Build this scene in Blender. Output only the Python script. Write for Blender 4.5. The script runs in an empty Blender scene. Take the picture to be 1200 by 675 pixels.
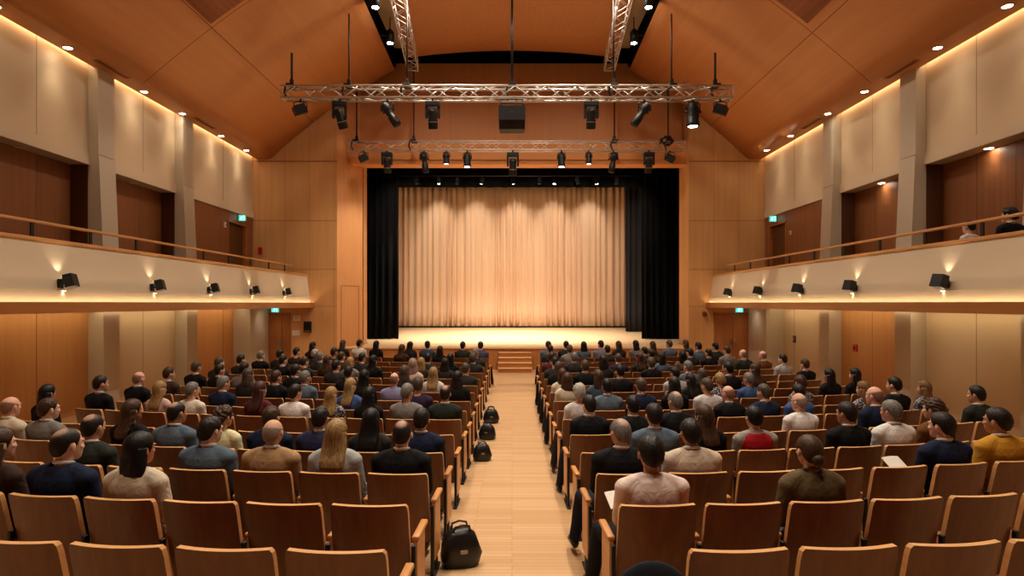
import bpy, bmesh, math, random
from mathutils import Vector, Matrix, Euler
PI = math.pi
sc = bpy.context.scene
col = sc.collection
rnd = random.Random(7)

# ------------------------------------------------------------------ helpers
def srgb(r, g, b):
    f = lambda c: (c/255/12.92) if c/255 <= .04045 else ((c/255+.055)/1.055)**2.4
    return (f(r), f(g), f(b), 1.0)

class NT:
    def __init__(s, name):
        s.m = bpy.data.materials.new(name); s.m.use_nodes = True
        s.t = s.m.node_tree; s.t.nodes.clear()
        s.out = s.t.nodes.new('ShaderNodeOutputMaterial')
    def n(s, kind, **kw):
        nd = s.t.nodes.new(kind)
        for k, v in kw.items():
            if hasattr(nd, k): setattr(nd, k, v)
            else: nd.inputs[k.replace('_', ' ')].default_value = v
        return nd
    def l(s, a, b): s.t.links.new(a, b)
    def math(s, op, a, b=None, clamp=False):
        nd = s.t.nodes.new('ShaderNodeMath'); nd.operation = op; nd.use_clamp = clamp
        for i, v in enumerate((a, b)):
            if v is None: continue
            if isinstance(v, (int, float)): nd.inputs[i].default_value = v
            else: s.l(v, nd.inputs[i])
        return nd.outputs[0]
    def mix(s, f, a, b):
        nd = s.t.nodes.new('ShaderNodeMix'); nd.data_type = 'RGBA'
        for i, v in ((0, f), (6, a), (7, b)):
            if isinstance(v, (int, float, tuple)): nd.inputs[i].default_value = v
            else: s.l(v, nd.inputs[i])
        return nd.outputs[2]
    def bsdf(s, colour, rough=.5, bump=None, bstr=.3, bdist=.01, metal=0., spec=.5, sheen=0.):
        b = s.n('ShaderNodeBsdfPrincipled')
        if isinstance(colour, tuple): b.inputs['Base Color'].default_value = colour
        else: s.l(colour, b.inputs['Base Color'])
        b.inputs['Roughness'].default_value = rough; b.inputs['Metallic'].default_value = metal
        b.inputs['Specular IOR Level'].default_value = spec
        if sheen: b.inputs['Sheen Weight'].default_value = sheen
        if bump is not None:
            bp = s.n('ShaderNodeBump'); bp.inputs['Strength'].default_value = bstr; bp.inputs['Distance'].default_value = bdist
            s.l(bump, bp.inputs['Height']); s.l(bp.outputs[0], b.inputs['Normal'])
        s.l(b.outputs[0], s.out.inputs[0]); return s.m

def plain(name, c, rough=.5, metal=0., spec=.5, noise=0., nscale=40., sheen=0.):
    t = NT(name)
    tc = t.n('ShaderNodeTexCoord'); no = t.n('ShaderNodeTexNoise'); t.l(tc.outputs['Object'], no.inputs['Vector'])
    no.inputs['Scale'].default_value = nscale; no.inputs['Detail'].default_value = 3
    cc = t.mix(t.math('MULTIPLY', no.outputs[0], .25), c, tuple(x*.75 for x in c[:3])+(1,))
    return t.bsdf(cc, rough, no.outputs[0] if noise else None, noise, .004, metal, spec, sheen)

def wood(name, c1, c2, axis=2, rough=.38, grain=22., seam=False, seamcol=None, rand=False, ribs=0, spec=.4, vseam=True):
    """veneer: noise stretched along one axis; seam = joints at whole numbers of the panel's UV; ribs = fine grooves per metre of x"""
    t = NT(name)
    tc = t.n('ShaderNodeTexCoord'); mp = t.n('ShaderNodeMapping')
    s = [grain]*3; s[axis] = grain*.045
    mp.inputs['Scale'].default_value = s; t.l(tc.outputs['Object'], mp.inputs['Vector'])
    if rand:
        oi = t.n('ShaderNodeObjectInfo'); cx = t.n('ShaderNodeCombineXYZ')
        k = t.math('MULTIPLY', oi.outputs['Random'], 57.); t.l(k, cx.inputs[0]); t.l(k, cx.inputs[1]); t.l(k, cx.inputs[2])
        t.l(cx.outputs[0], mp.inputs['Location'])
    n1 = t.n('ShaderNodeTexNoise'); n1.inputs['Scale'].default_value = 1.; n1.inputs['Detail'].default_value = 5; n1.inputs['Distortion'].default_value = .6
    t.l(mp.outputs[0], n1.inputs['Vector'])
    n2 = t.n('ShaderNodeTexNoise'); n2.inputs['Scale'].default_value = .35; t.l(tc.outputs['Object'], n2.inputs['Vector'])
    f = t.math('ADD', t.math('MULTIPLY', n1.outputs[0], .75), t.math('MULTIPLY', n2.outputs[0], .35))
    f = t.math('MULTIPLY', t.math('SUBTRACT', f, .3), 2.0, True)
    c = t.mix(f, c1, c2); h = None
    if seam:
        sx = t.n('ShaderNodeSeparateXYZ'); t.l(tc.outputs['UV'], sx.inputs[0])
        ms = []
        for i, w in ((0, .494), (1, .494)):
            if i == 1 and not vseam: continue
            fr = t.math('FRACT', sx.outputs[i]); ms.append(t.math('GREATER_THAN', t.math('ABSOLUTE', t.math('SUBTRACT', fr, .5)), w))
            fl = t.math('FLOOR', sx.outputs[i]); ms.append(fl)
        m = ms[0]
        if len(ms) > 2: m = t.math('MAXIMUM', ms[0], ms[2])
        # each panel a touch lighter or darker
        wn = t.n('ShaderNodeTexWhiteNoise'); cb = t.n('ShaderNodeCombineXYZ')
        t.l(ms[1], cb.inputs[0])
        if len(ms) > 2: t.l(ms[3], cb.inputs[1])
        t.l(cb.outputs[0], wn.inputs['Vector'])
        c = t.mix(t.math('MULTIPLY', wn.outputs[0], .22), c, tuple(x*.6 for x in c1[:3])+(1,))
        c = t.mix(m, c, seamcol or tuple(x*.25 for x in c1[:3])+(1,))
        h = t.math('SUBTRACT', 1., m)
    if ribs:
        so = t.n('ShaderNodeSeparateXYZ'); t.l(tc.outputs['Object'], so.inputs[0])
        fr = t.math('FRACT', t.math('MULTIPLY', so.outputs[0], ribs))
        m = t.math('GREATER_THAN', t.math('ABSOLUTE', t.math('SUBTRACT', fr, .5)), .36)
        c = t.mix(t.math('MULTIPLY', m, .28), c, tuple(x*.3 for x in c1[:3])+(1,))
        h = t.math('SUBTRACT', 1., m)
    return t.bsdf(c, rough, h if h is not None else n1.outputs[0], .5 if h is not None else .06, .006, 0., spec)

def tinted(name, rough=.8, bump=.35, nscale=60., kind='cloth', sheen=0.):
    """one cloth / skin / hair material; the hue is the object's own colour"""
    t = NT(name); oi = t.n('ShaderNodeObjectInfo'); tc = t.n('ShaderNodeTexCoord')
    mp = t.n('ShaderNodeMapping'); t.l(tc.outputs['Object'], mp.inputs['Vector'])
    if kind == 'hair': mp.inputs['Scale'].default_value = (1, 1, .08)
    no = t.n('ShaderNodeTexNoise'); no.inputs['Scale'].default_value = nscale; no.inputs['Detail'].default_value = 4
    t.l(mp.outputs[0], no.inputs['Vector'])
    dk = t.n('ShaderNodeMix'); dk.data_type = 'RGBA'; dk.blend_type = 'MULTIPLY'; dk.inputs[0].default_value = 1.
    t.l(oi.outputs['Color'], dk.inputs[6])
    amt = {'hair': .75, 'cloth': .3, 'skin': .15, 'pattern': .0}[kind]
    g = t.mix(t.math('MULTIPLY', no.outputs[0], amt*2, True), (1.05, 1.05, 1.05, 1), (1-amt, 1-amt, 1-amt, 1)); t.l(g, dk.inputs[7])
    c = dk.outputs[2]
    if kind == 'hair':
        at = t.n('ShaderNodeAttribute'); at.attribute_name = 'scalp'
        c = t.mix(at.outputs['Fac'], c, srgb(204,160,134))
    if kind == 'pattern':
        vo = t.n('ShaderNodeTexVoronoi'); vo.inputs['Scale'].default_value = 34.; t.l(tc.outputs['Object'], vo.inputs['Vector'])
        c = t.mix(t.math('GREATER_THAN', vo.outputs['Distance'], .42), c, srgb(70, 66, 78))
    h = no.outputs[0]
    if kind == 'cloth':
        n2 = t.n('ShaderNodeTexNoise'); n2.inputs['Scale'].default_value = 9.; n2.inputs['Detail'].default_value = 2; n2.inputs['Distortion'].default_value = 1.2
        t.l(tc.outputs['Object'], n2.inputs['Vector'])
        h = t.math('ADD', t.math('MULTIPLY', n2.outputs[0], 3.), t.math('MULTIPLY', no.outputs[0], .3))
    return t.bsdf(c, rough, h, bump, .006 if kind != 'cloth' else .012, 0., .3 if kind != 'cloth' else .15, sheen)

def emit(name, c, s):
    t = NT(name); e = t.n('ShaderNodeEmission'); e.inputs[0].default_value = c; e.inputs[1].default_value = s
    t.l(e.outputs[0], t.out.inputs[0]); return t.m

# ------------------------------------------------------------------ mesh builder
class MB:
    def __init__(s): s.v = []; s.f = []; s.mi = []; s.uv = {}
    def add(s, vs, fs, mi=0):
        b = len(s.v); s.v += [tuple(v) for v in vs]
        for f in fs: s.f.append(tuple(b+i for i in f)); s.mi.append(mi)
        return s
    def box(s, x0, x1, y0, y1, z0, z1, mi=0):
        x0, x1 = min(x0, x1), max(x0, x1)
        vs = [(x, y, z) for z in (z0, z1) for y in (y0, y1) for x in (x0, x1)]
        return s.add(vs, [(0,2,3,1),(4,5,7,6),(0,1,5,4),(2,6,7,3),(0,4,6,2),(1,3,7,5)], mi)
    def bbox(s, x0, x1, y0, y1, z0, z1, r=.01, mi=0, M=None, seg=2):
        """box with rounded edges"""
        bm = bmesh.new(); bmesh.ops.create_cube(bm, size=1.)
        for v in bm.verts: v.co = Vector(((x0+x1)/2+v.co.x*abs(x1-x0), (y0+y1)/2+v.co.y*(y1-y0), (z0+z1)/2+v.co.z*(z1-z0)))
        bmesh.ops.bevel(bm, geom=bm.edges[:], offset=r, segments=seg, affect='EDGES', profile=.5)
        return s.frombm(bm, mi, M)
    def frombm(s, bm, mi=0, M=None):
        bm.verts.ensure_lookup_table()
        for i, v in enumerate(bm.verts): v.index = i
        vs = [(M @ v.co if M else v.co) for v in bm.verts]
        s.add(vs, [[v.index for v in f.verts] for f in bm.faces], mi); bm.free(); return s
    def quad(s, p, mi=0, uv=None):
        s.add(p, [tuple(range(len(p)))], mi)
        if uv: s.uv[len(s.f)-1] = uv
        return s
    def tube(s, pts, rad, n=10, mi=0, cap=True, up=None):
        """loft of ellipses along a path; rad: one number, a list, or a list of (rx, ry)"""
        pts = [Vector(p) for p in pts]
        if not isinstance(rad, (list, tuple)): rad = [rad]*len(pts)
        rad = [(r, r) if not isinstance(r, (list, tuple)) else r for r in rad]
        vs = []; ref = Vector(up) if up else None
        for i, p in enumerate(pts):
            d = (pts[min(i+1, len(pts)-1)]-pts[max(i-1, 0)]).normalized()
            if ref is None: ref = Vector((1, 0, 0)) if abs(d.x) < .9 else Vector((0, 1, 0))
            a = (ref - d*ref.dot(d)).normalized(); b = d.cross(a); ref = a if up is None else ref
            for k in range(n):
                t = 2*PI*k/n; vs.append(p+a*math.cos(t)*rad[i][0]+b*math.sin(t)*rad[i][1])
        fs = []
        for i in range(len(pts)-1):
            for k in range(n):
                k2 = (k+1) % n; fs.append((i*n+k, i*n+k2, (i+1)*n+k2, (i+1)*n+k))
        if cap: fs.append(tuple(range(n))[::-1]); fs.append(tuple((len(pts)-1)*n+k for k in range(n)))
        return s.add(vs, fs, mi)
    def ell(s, c, r, nu=16, nv=10, mi=0, M=None):
        c = Vector(c); vs = []
        for j in range(nv+1):
            th = PI*j/nv
            for i in range(nu):
                ph = 2*PI*i/nu
                p = Vector((math.sin(th)*math.cos(ph)*r[0], math.sin(th)*math.sin(ph)*r[1], math.cos(th)*r[2]))
                vs.append(c+(M @ p if M else p))
        fs = [(j*nu+i, (j+1)*nu+i, (j+1)*nu+(i+1) % nu, j*nu+(i+1) % nu) for j in range(nv) for i in range(nu)]
        return s.add(vs, fs, mi)
    def lathe(s, prof, c=(0,0,0), n=18, mi=0, M=None):
        c = Vector(c); vs = []
        for r, z in prof:
            for k in range(n):
                p = Vector((r*math.cos(2*PI*k/n), r*math.sin(2*PI*k/n), z)); vs.append(c+(M @ p if M else p))
        fs = [(i*n+k, i*n+(k+1) % n, (i+1)*n+(k+1) % n, (i+1)*n+k) for i in range(len(prof)-1) for k in range(n)]
        fs.append(tuple(range(n))[::-1]); fs.append(tuple((len(prof)-1)*n+k for k in range(n)))
        return s.add(vs, fs, mi)
    def mesh(s, name, mats, smooth=False):
        me = bpy.data.meshes.new(name); me.from_pydata(s.v, [], s.f); me.update()
        mats = mats if isinstance(mats, (list, tuple)) else [mats]
        for m in mats: me.materials.append(m)
        if max(s.mi, default=0): me.polygons.foreach_set('material_index', s.mi)
        if s.uv:
            ul = me.uv_layers.new(name='UVMap')
            for fi, uv in s.uv.items():
                p = me.polygons[fi]
                for k, li in enumerate(p.loop_indices): ul.data[li].uv = uv[k]
        if smooth: me.polygons.foreach_set('use_smooth', [True]*len(me.polygons))
        return me
    def build(s, name, mats, parent=None, smooth=False, loc=None):
        o = bpy.data.objects.new(name, s.mesh(name, mats, smooth)); col.objects.link(o)
        if parent: o.parent = parent
        if loc: o.location = loc
        return o

def fixn(o):
    bm = bmesh.new(); bm.from_mesh(o.data); bmesh.ops.recalc_face_normals(bm, faces=bm.faces[:]); bm.to_mesh(o.data); bm.free(); return o
def thing(name, label, cat, loc=(0,0,0), rz=0., group=None):
    o = bpy.data.objects.new(name, None); col.objects.link(o); o.empty_display_size = .1
    o.location = loc; o.rotation_euler = (0, 0, rz); tag(o, label, cat, group); return o
def tag(o, label, cat, group=None):
    o['label'] = label; o['category'] = cat
    if group: o['group'] = group
    return o
def struct(o): o['kind'] = 'structure'; return o
def inst(me, name, parent, loc=None, rot=None, colour=None, scale=None):
    o = bpy.data.objects.new(name, me); col.objects.link(o); o.parent = parent
    if loc: o.location = loc
    if rot: o.rotation_euler = rot
    if scale: o.scale = scale
    if colour: o.color = colour
    return o
def lamp(name, kind, loc, energy, colour, parent=None, aim=None, **kw):
    d = bpy.data.lights.new(name, kind); d.energy = energy; d.color = colour
    for k, v in kw.items(): setattr(d, k, v)
    o = bpy.data.objects.new(name, d); col.objects.link(o); o.location = loc
    if aim is not None: o.rotation_euler = (Vector(aim)-Vector(loc)).to_track_quat('-Z', 'Y').to_euler()
    if parent:
        o.parent = parent; bpy.context.view_layer.update() if False else None
        o.location = Vector(loc)-parent.location
    return o
ORD = ['rearmost','second','third','fourth','fifth','sixth','seventh','eighth','ninth','tenth','eleventh','twelfth','thirteenth','fourteenth','fifteenth','sixteenth']
ORD1 = ['first']+ORD[1:]

# ------------------------------------------------------------------ the place's measures (metres; camera at x=0, y=0)
F = 700.; CZ = 2.53
WL, WR = -9.85, 9.62                     # side walls
DF = 22.7                                # front flank walls
D = [2.95,3.85,4.9,6.0,7.1,8.15,9.1,10.0,10.95,11.9,12.95,14.05,15.2,16.45,17.8]
ZF = [0.419,0.341,0.243,0.141,0.078,0.055]+[0.]*9
RC = 24.                                 # radius of the seating rows
def zfloor(a):
    xs = [-3., 0.] + D; zs = [.74, .66] + ZF
    if a <= xs[0]: return zs[0]
    for i in range(len(xs)-1):
        if a <= xs[i+1]:
            t = (a-xs[i])/(xs[i+1]-xs[i]); return zs[i]+(zs[i+1]-zs[i])*t
    return 0.

# ------------------------------------------------------------------ materials
M_floor = NT('maple_floor')
def _floor():
    t = M_floor; tc = t.n('ShaderNodeTexCoord')
    br = t.n('ShaderNodeTexBrick'); br.offset = .37; br.offset_frequency = 2
    br.inputs['Color1'].default_value = srgb(212,176,134); br.inputs['Color2'].default_value = srgb(194,152,108); br.inputs['Mortar'].default_value = srgb(150,106,66)
    br.inputs['Scale'].default_value = 1.; br.inputs['Mortar Size'].default_value = .003; br.inputs['Brick Width'].default_value = 1.1; br.inputs['Row Height'].default_value = .085
    t.l(tc.outputs['Object'], br.inputs['Vector'])
    mp = t.n('ShaderNodeMapping'); mp.inputs['Scale'].default_value = (1.2, 30, 1); t.l(tc.outputs['Object'], mp.inputs['Vector'])
    no = t.n('ShaderNodeTexNoise'); no.inputs['Scale'].default_value = 1.; no.inputs['Detail'].default_value = 5; t.l(mp.outputs[0], no.inputs['Vector'])
    c = t.mix(t.math('MULTIPLY', no.outputs[0], .5), br.outputs[0], srgb(184,142,98))
    return t.bsdf(c, .42, br.outputs['Fac'], .05, .002, 0., .4)
_floor(); M_floor = M_floor.m
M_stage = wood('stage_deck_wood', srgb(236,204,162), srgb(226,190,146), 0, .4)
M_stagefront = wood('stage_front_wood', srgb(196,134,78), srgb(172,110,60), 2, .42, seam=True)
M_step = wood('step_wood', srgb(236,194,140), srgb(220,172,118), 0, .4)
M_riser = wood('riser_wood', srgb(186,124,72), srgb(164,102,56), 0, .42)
M_ceil = wood('ceiling_veneer', srgb(206,142,86), srgb(192,126,72), 1, .5, 5.)
M_ceilseam = plain('ceiling_joint', srgb(128,78,42), .7)
M_ribs = wood('ribbed_veneer', srgb(216,152,96), srgb(204,138,84), 2, .5, 6., ribs=13.)
M_beam = wood('beam_veneer', srgb(218,150,90), srgb(204,134,76), 0, .45, 6.)
M_flank = wood('oak_wall_veneer', srgb(212,162,106), srgb(196,144,88), 2, .45, 9., seam=True, seamcol=srgb(150,98,54))
M_splay = wood('splay_veneer', srgb(222,162,106), srgb(206,144,90), 2, .42, 9.)
M_lowwood = wood('oak_panel_veneer', srgb(204,150,92), srgb(186,130,74), 2, .42, 9., seam=True, seamcol=srgb(84,48,22))
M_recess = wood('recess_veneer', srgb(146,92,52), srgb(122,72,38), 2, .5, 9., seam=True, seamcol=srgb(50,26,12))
def cream(name, c, seam=True):
    t = NT(name); tc = t.n('ShaderNodeTexCoord'); no = t.n('ShaderNodeTexNoise'); no.inputs['Scale'].default_value = 1.6; no.inputs['Detail'].default_value = 4
    t.l(tc.outputs['Object'], no.inputs['Vector'])
    cc = t.mix(t.math('MULTIPLY', no.outputs[0], .2), c, tuple(x*.8 for x in c[:3])+(1,)); h = no.outputs[0]
    if seam:
        sx = t.n('ShaderNodeSeparateXYZ'); t.l(tc.outputs['UV'], sx.inputs[0])
        m = t.math('GREATER_THAN', t.math('ABSOLUTE', t.math('SUBTRACT', t.math('FRACT', sx.outputs[0]), .5)), .494)
        cc = t.mix(m, cc, tuple(x*.3 for x in c[:3])+(1,)); h = t.math('SUBTRACT', 1., m)
    return t.bsdf(cc, .75, h, .3 if seam else .05, .005, 0., .25)
M_cream = cream('cream_panel', srgb(208,186,154))
M_parapet = cream('parapet_plaster', srgb(208,188,160), False)
M_pillar = cream('pillar_plaster', srgb(196,184,164), False)
M_plasterdark = cream('soffit_plaster', srgb(178,158,132), False)
M_oak = wood('oak_trim', srgb(206,150,92), srgb(184,126,70), 1, .4, 14.)
M_fascia = wood('fascia_oak', srgb(176,114,60), srgb(154,94,46), 1, .4, 9.)
M_soffit = wood('soffit_veneer', srgb(196,134,78), srgb(176,114,60), 1, .5, 6.)
M_door = wood('door_veneer', srgb(182,120,66), srgb(160,98,50), 2, .4, 9.)
M_doordark = wood('dark_door_veneer', srgb(96,58,30), srgb(78,44,22), 2, .45, 9.)
M_black = plain('matt_black', srgb(14,14,15), .7, 0, .2)
M_void = plain('black_void_lining', srgb(9,9,10), .95, 0, .05)
M_fix = plain('black_fixture', srgb(15,15,16), .5, 0, .4)
M_metal = plain('truss_aluminium', srgb(215,208,200), .4, .55, .5)
M_steel = plain('steel', srgb(150,145,138), .35, 1., .5)
M_cloth = tinted('cloth'); M_pattern = tinted('patterned_cloth', kind='pattern'); M_skin = tinted('skin', .55, .05, 90., 'skin')
M_hair = tinted('hair', .5, .6, 90., 'hair'); M_shoe = tinted('shoe_leather', .35, .05, 80., 'skin')
M_eye = plain('iris', srgb(46,32,24), .35); M_white = plain('eye_white', srgb(214,204,196), .35); M_brow = plain('brow', srgb(70,48,36), .9, 0, .1); M_lip = plain('lip', srgb(176,112,96), .6)
M_back = wood('seat_back_veneer', srgb(128,82,46), srgb(98,60,32), 2, .36, 16., rand=True, spec=.45)
M_edge = wood('ply_edge', srgb(224,172,114), srgb(202,146,90), 0, .4, 20., rand=True)
M_arm = wood('armrest_beech', srgb(212,152,90), srgb(188,124,66), 1, .36, 18., rand=True)
M_red = plain('red_upholstery', srgb(122,48,38), .9, 0, .15, .4, 220., .2)
M_paper = plain('paper', srgb(232,226,214), .8)
def curtain_mat(name, c, rough=.85, sheen=.2):
    return plain(name, c, rough, 0, .15, .15, 180., sheen)
M_curt = curtain_mat('beige_curtain', srgb(226,192,160))
M_blackcurt = curtain_mat('black_curtain', srgb(7,7,8), .95, .0)
M_greycurt = curtain_mat('charcoal_curtain', srgb(46,44,46), .95, .0)
WARM = (1., .72, .44); WARM2 = (1., .82, .60); NEUT = (1., .86, .70); HOUSEC = (1., .87, .70)
E_led = emit('led_strip_glow', (1., .80, .50, 1), 24.)
E_led2 = emit('led_cove_glow', (1., .76, .46, 1), 11.)
E_led3 = emit('led_wall_wash_glow', (1., .80, .48, 1), 17.)
E_down = emit('downlight_glow', (1., .86, .66, 1), 60.)
E_spot = emit('stage_lamp_glow', (1., .93, .80, 1), 60.)
E_dim = emit('stage_lamp_dim_glow', (1., .86, .66, 1), 6.)
E_exit = emit('exit_sign_glow', (.02, .62, .5, 1), 1.6)
E_exitw = emit('exit_sign_symbol_glow', (.7, 1., .95, 1), 2.2)
E_sconce = emit('sconce_glow', (1., .8, .5, 1), 9.)
E_curtspot = E_spot
# ------------------------------------------------------------------ floor and shell
def build_shell():
    m = MB(); nx, ys = 40, [-3+.45*i for i in range(58)]
    ys[-1] = DF+1.4
    for y in ys:
        for i in range(nx+1):
            x = (WL-1)+(WR-WL+2)*i/nx
            xx = max(0, abs(x)-.9); m.v.append((x, y, zfloor(y-(x*x)/(2*RC)*min(1, xx*2))))
    for j in range(len(ys)-1):
        for i in range(nx):
            m.f.append((j*(nx+1)+i, j*(nx+1)+i+1, (j+1)*(nx+1)+i+1, (j+1)*(nx+1)+i)); m.mi.append(0)
    struct(m.build('floor', M_floor, smooth=True))
    # rear wall and outer lining above the ceiling (dark)
    struct(MB().box(WL-.9, WR+.9, -3.2, -3., 0, 14).build('wall_rear', M_doordark))
    struct(MB().box(WL-1.2, WR+1.2, -3.2, 24.2, 13.4, 13.5).build('ceiling_void', M_void))
    # front flank walls either side of the stage opening
    for side, x0, x1, nm, n in ((-1, WL-.7, -6.65, 'left', 4), (1, 6.72, WR+.7, 'right', 4)):
        dx0, dx1, dz = ((-9.72, -8.46, 2.09), (7.74, 9.30, 2.09))[side > 0]
        m = MB()
        zs = [0, dz, 2.37, 3.8, 5.65, 7.9, 13.4]
        def face(a, b, za, zb):
            u0, u1 = (a-x0)/.95, (b-x0)/.95
            v = {0: .02, dz: .1, 2.37: .98, 3.8: 2., 5.65: 3., 7.9: 4., 13.4: 4.9}
            m.quad([(a, DF, za), (b, DF, za), (b, DF, zb), (a, DF, zb)], 0, [(u0, v[za]), (u1, v[za]), (u1, v[zb]), (u0, v[zb])])
        for za, zb in zip(zs[:-1], zs[1:]):
            if za == 0: face(x0, dx0, za, zb); face(dx1, x1, za, zb)
            else: face(x0, x1, za, zb)
        # thickness: the return towards the stage and the door reveal
        xe = x1 if side < 0 else x0
        m.quad([(xe, DF, 0), (xe, DF+.9, 0), (xe, DF+.9, 13.4), (xe, DF, 13.4)], 0, [(.5, .5)]*4)
        for xd in (dx0, dx1): m.quad([(xd, DF, 0), (xd, DF+.12, 0), (xd, DF+.12, dz), (xd, DF, dz)], 0, [(.5, .5)]*4)
        m.quad([(dx0, DF, dz), (dx1, DF, dz), (dx1, DF+.12, dz), (dx0, DF+.12, dz)], 0, [(.5, .5)]*4)
        struct(m.build('wall_front_'+nm, M_flank))
        d = struct(MB().box(dx0-.02, dx1+.02, DF+.12, DF+.16, 0, dz+.02).build('door_%d' % (1 if side < 0 else 2), M_doordark))
        split = dx0+(dx1-dx0)*(.76 if side < 0 else .42)
        for a, b in ((dx0+.012, split-.006), (split+.006, dx1-.012)):
            l = MB().bbox(a, b, DF+.05, DF+.11, .01, dz-.012, .006).build('leaf', M_door, d)
        for s in (-1, 1):
            h = MB(); h.tube([(split+s*.07, DF+.05, 1.02), (split+s*.07, DF-.01, 1.02), (split+s*.2, DF-.015, 1.02)], .011, 8)
            h.bbox(split+s*.07-.025, split+s*.07+.025, DF+.035, DF+.05, .9, 1.14, .004); h.build('door_handle', M_steel, d, True)
        fr = MB()
        for a, b, za, zb in ((dx0-.07, dx0, 0, dz+.07), (dx1, dx1+.07, 0, dz+.07), (dx0-.07, dx1+.07, dz, dz+.07)): fr.box(a, b, DF-.02, DF+.02, za, zb)
        fr.build('door_frame', M_fascia, d)
    # proscenium: splayed lit face on the audience's left, thin jamb on the right
    m = MB(); m.quad([(-6.65, DF, 0), (-5.9, 23.6, 0), (-5.9, 23.6, 12), (-6.65, DF, 12)]); m.quad([(-5.9, 23.6, 0), (-5.9, 24.3, 0), (-5.9, 24.3, 12), (-5.9, 23.6, 12)])
    struct(m.build('wall_stage_left', M_splay))
    # flush service door line in the splay
    def sp(t, off=0): return (-6.65+.75*t+off*.77, DF+.9*t-off*.64)
    m = MB()
    for t0, t1, z0, z1 in ((.14, .17, .84, 3.2), (.83, .86, .84, 3.2), (.14, .86, 3.17, 3.2)):
        a = sp(t0, .006); b = sp(t1, .006); m.quad([(a[0], a[1], z0), (b[0], b[1], z0), (b[0], b[1], z1), (a[0], a[1], z1)])
    struct(m.build('trim_1', M_riser))
    m = MB(); m.quad([(6.72, DF, 0), (6.80, 23.6, 0), (6.80, 23.6, 12), (6.72, DF, 12)]); m.quad([(6.8, 23.6, 0), (6.8, 24.3, 0), (6.8, 24.3, 12), (6.8, 23.6, 12)])
    struct(m.build('wall_stage_right', M_splay))
    # header above the opening: ribbed wall, lower lit beam
    struct(MB().box(-6.65, 6.8, 23.5, 23.7, 8.6, 11.95).build('wall_header', M_ribs))
    bm = MB(); bm.add([(-6.62, 22.95, 8.72), (6.72, 22.95, 8.72), (6.72, 23.5, 8.72), (-6.62, 23.5, 8.72), (-6.22, 23.05, 7.88), (6.72, 23.05, 7.88), (6.72, 23.7, 7.88), (-6.22, 23.7, 7.88)],
                      [(0,1,2,3),(7,6,5,4),(4,5,1,0),(5,6,2,1),(6,7,3,2),(7,4,0,3)])
    struct(bm.build('trim_2', M_beam))
    # stage house, black
    m = MB()
    m.box(-9.6, -9.5, 23.7, 35, 0, 11); m.box(9.5, 9.6, 23.7, 35, 0, 11); m.box(-9.6, 9.6, 34.9, 35, 0, 11); m.box(-9.6, 9.6, 23.7, 35, 11, 11.1)
    m.box(-9.6, -5.9, 23.62, 23.72, 0, 11); m.box(6.8, 9.6, 23.62, 23.72, 0, 11); m.box(-9.6, 9.6, 23.72, 23.8, 7.9, 13.4)
    struct(m.build('wall_stage_house', M_void))

def build_stage():
    st = thing('stage', 'raised timber stage with pale lit deck and brown front panels', 'stage', (0, DF, 0))
    zt = .844
    m = MB(); out = [(-6.6, DF-.06), (6.66, DF-.06), (6.69, 23.57), (6.69, 24.4), (9.4, 24.4), (9.4, 34.8), (-9.4, 34.8), (-9.4, 24.4), (-5.86, 24.4), (-5.86, 23.57)]
    h = lambda y: zt+.031*max(0, y-DF); n = len(out)
    m.add([(x, y-DF, h(y)) for x, y in out]+[(x, y-DF, h(y)-.05) for x, y in out], [tuple(range(n)), tuple(range(n, 2*n))[::-1]]+[(i, n+i, n+(i+1) % n, (i+1) % n) for i in range(n)])
    fixn(m.build('deck', M_stage, st))
    m = MB(); n = 12
    for i in range(n):
        a, b = -6.6+13.3*i/n, -6.6+13.3*(i+1)/n
        m.quad([(a, DF-.02, 0), (b, DF-.02, 0), (b, DF-.02, zt-.05), (a, DF-.02, zt-.05)], 0, [(i+.003, .1), (i+.997, .1), (i+.997, .9), (i+.003, .9)])
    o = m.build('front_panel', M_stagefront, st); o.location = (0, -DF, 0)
    # steps up from the aisle
    s = thing('stage_steps', 'short flight of pale timber steps rising from the aisle to the stage', 'steps', (.11, 21.6, 0))
    for k in range(4):
        h = zt*(k+1)/5
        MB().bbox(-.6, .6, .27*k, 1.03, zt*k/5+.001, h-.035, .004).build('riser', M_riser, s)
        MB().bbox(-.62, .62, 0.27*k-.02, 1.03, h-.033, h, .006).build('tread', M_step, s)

def curtain(name, label, x0, x1, y, z0, z1, mat, amp, folds, seed, group=None, hem=True, cat='curtain'):
    r = random.Random(seed); n = int(folds*14); m = MB(); rows = 8
    ph = []; a = 0
    for i in range(n+1):
        ph.append(a); a += 2*PI*folds/n*(1+.16*math.sin(i*.11+seed)+.14*math.sin(i*.043*seed))
    am = [amp*(.75+.3*math.sin(i*.05+seed*2)+.2*math.sin(i*.17)) for i in range(n+1)]
    rr = [z0+(z1-z0)*j/rows for j in range(rows+1)]
    if hem: rr = [z0, z0+.09]+rr[1:]
    for j, z in enumerate(rr):
        t = (z-z0)/(z1-z0)
        for i in range(n+1):
            m.v.append((x0+(x1-x0)*i/n+.006*math.sin(i*.3+j), y+am[i]*(1-.25*t)*math.sin(ph[i]+.06*math.sin(t*3+i*.02)), z))
    for j in range(len(rr)-1):
        for i in range(n): m.f.append((j*(n+1)+i, j*(n+1)+i+1, (j+1)*(n+1)+i+1, (j+1)*(n+1)+i)); m.mi.append(0)
    o = m.build(name, mat, smooth=True)
    md = o.modifiers.new('thick', 'SOLIDIFY'); md.thickness = .012
    return tag(o, label, cat, group)

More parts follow.
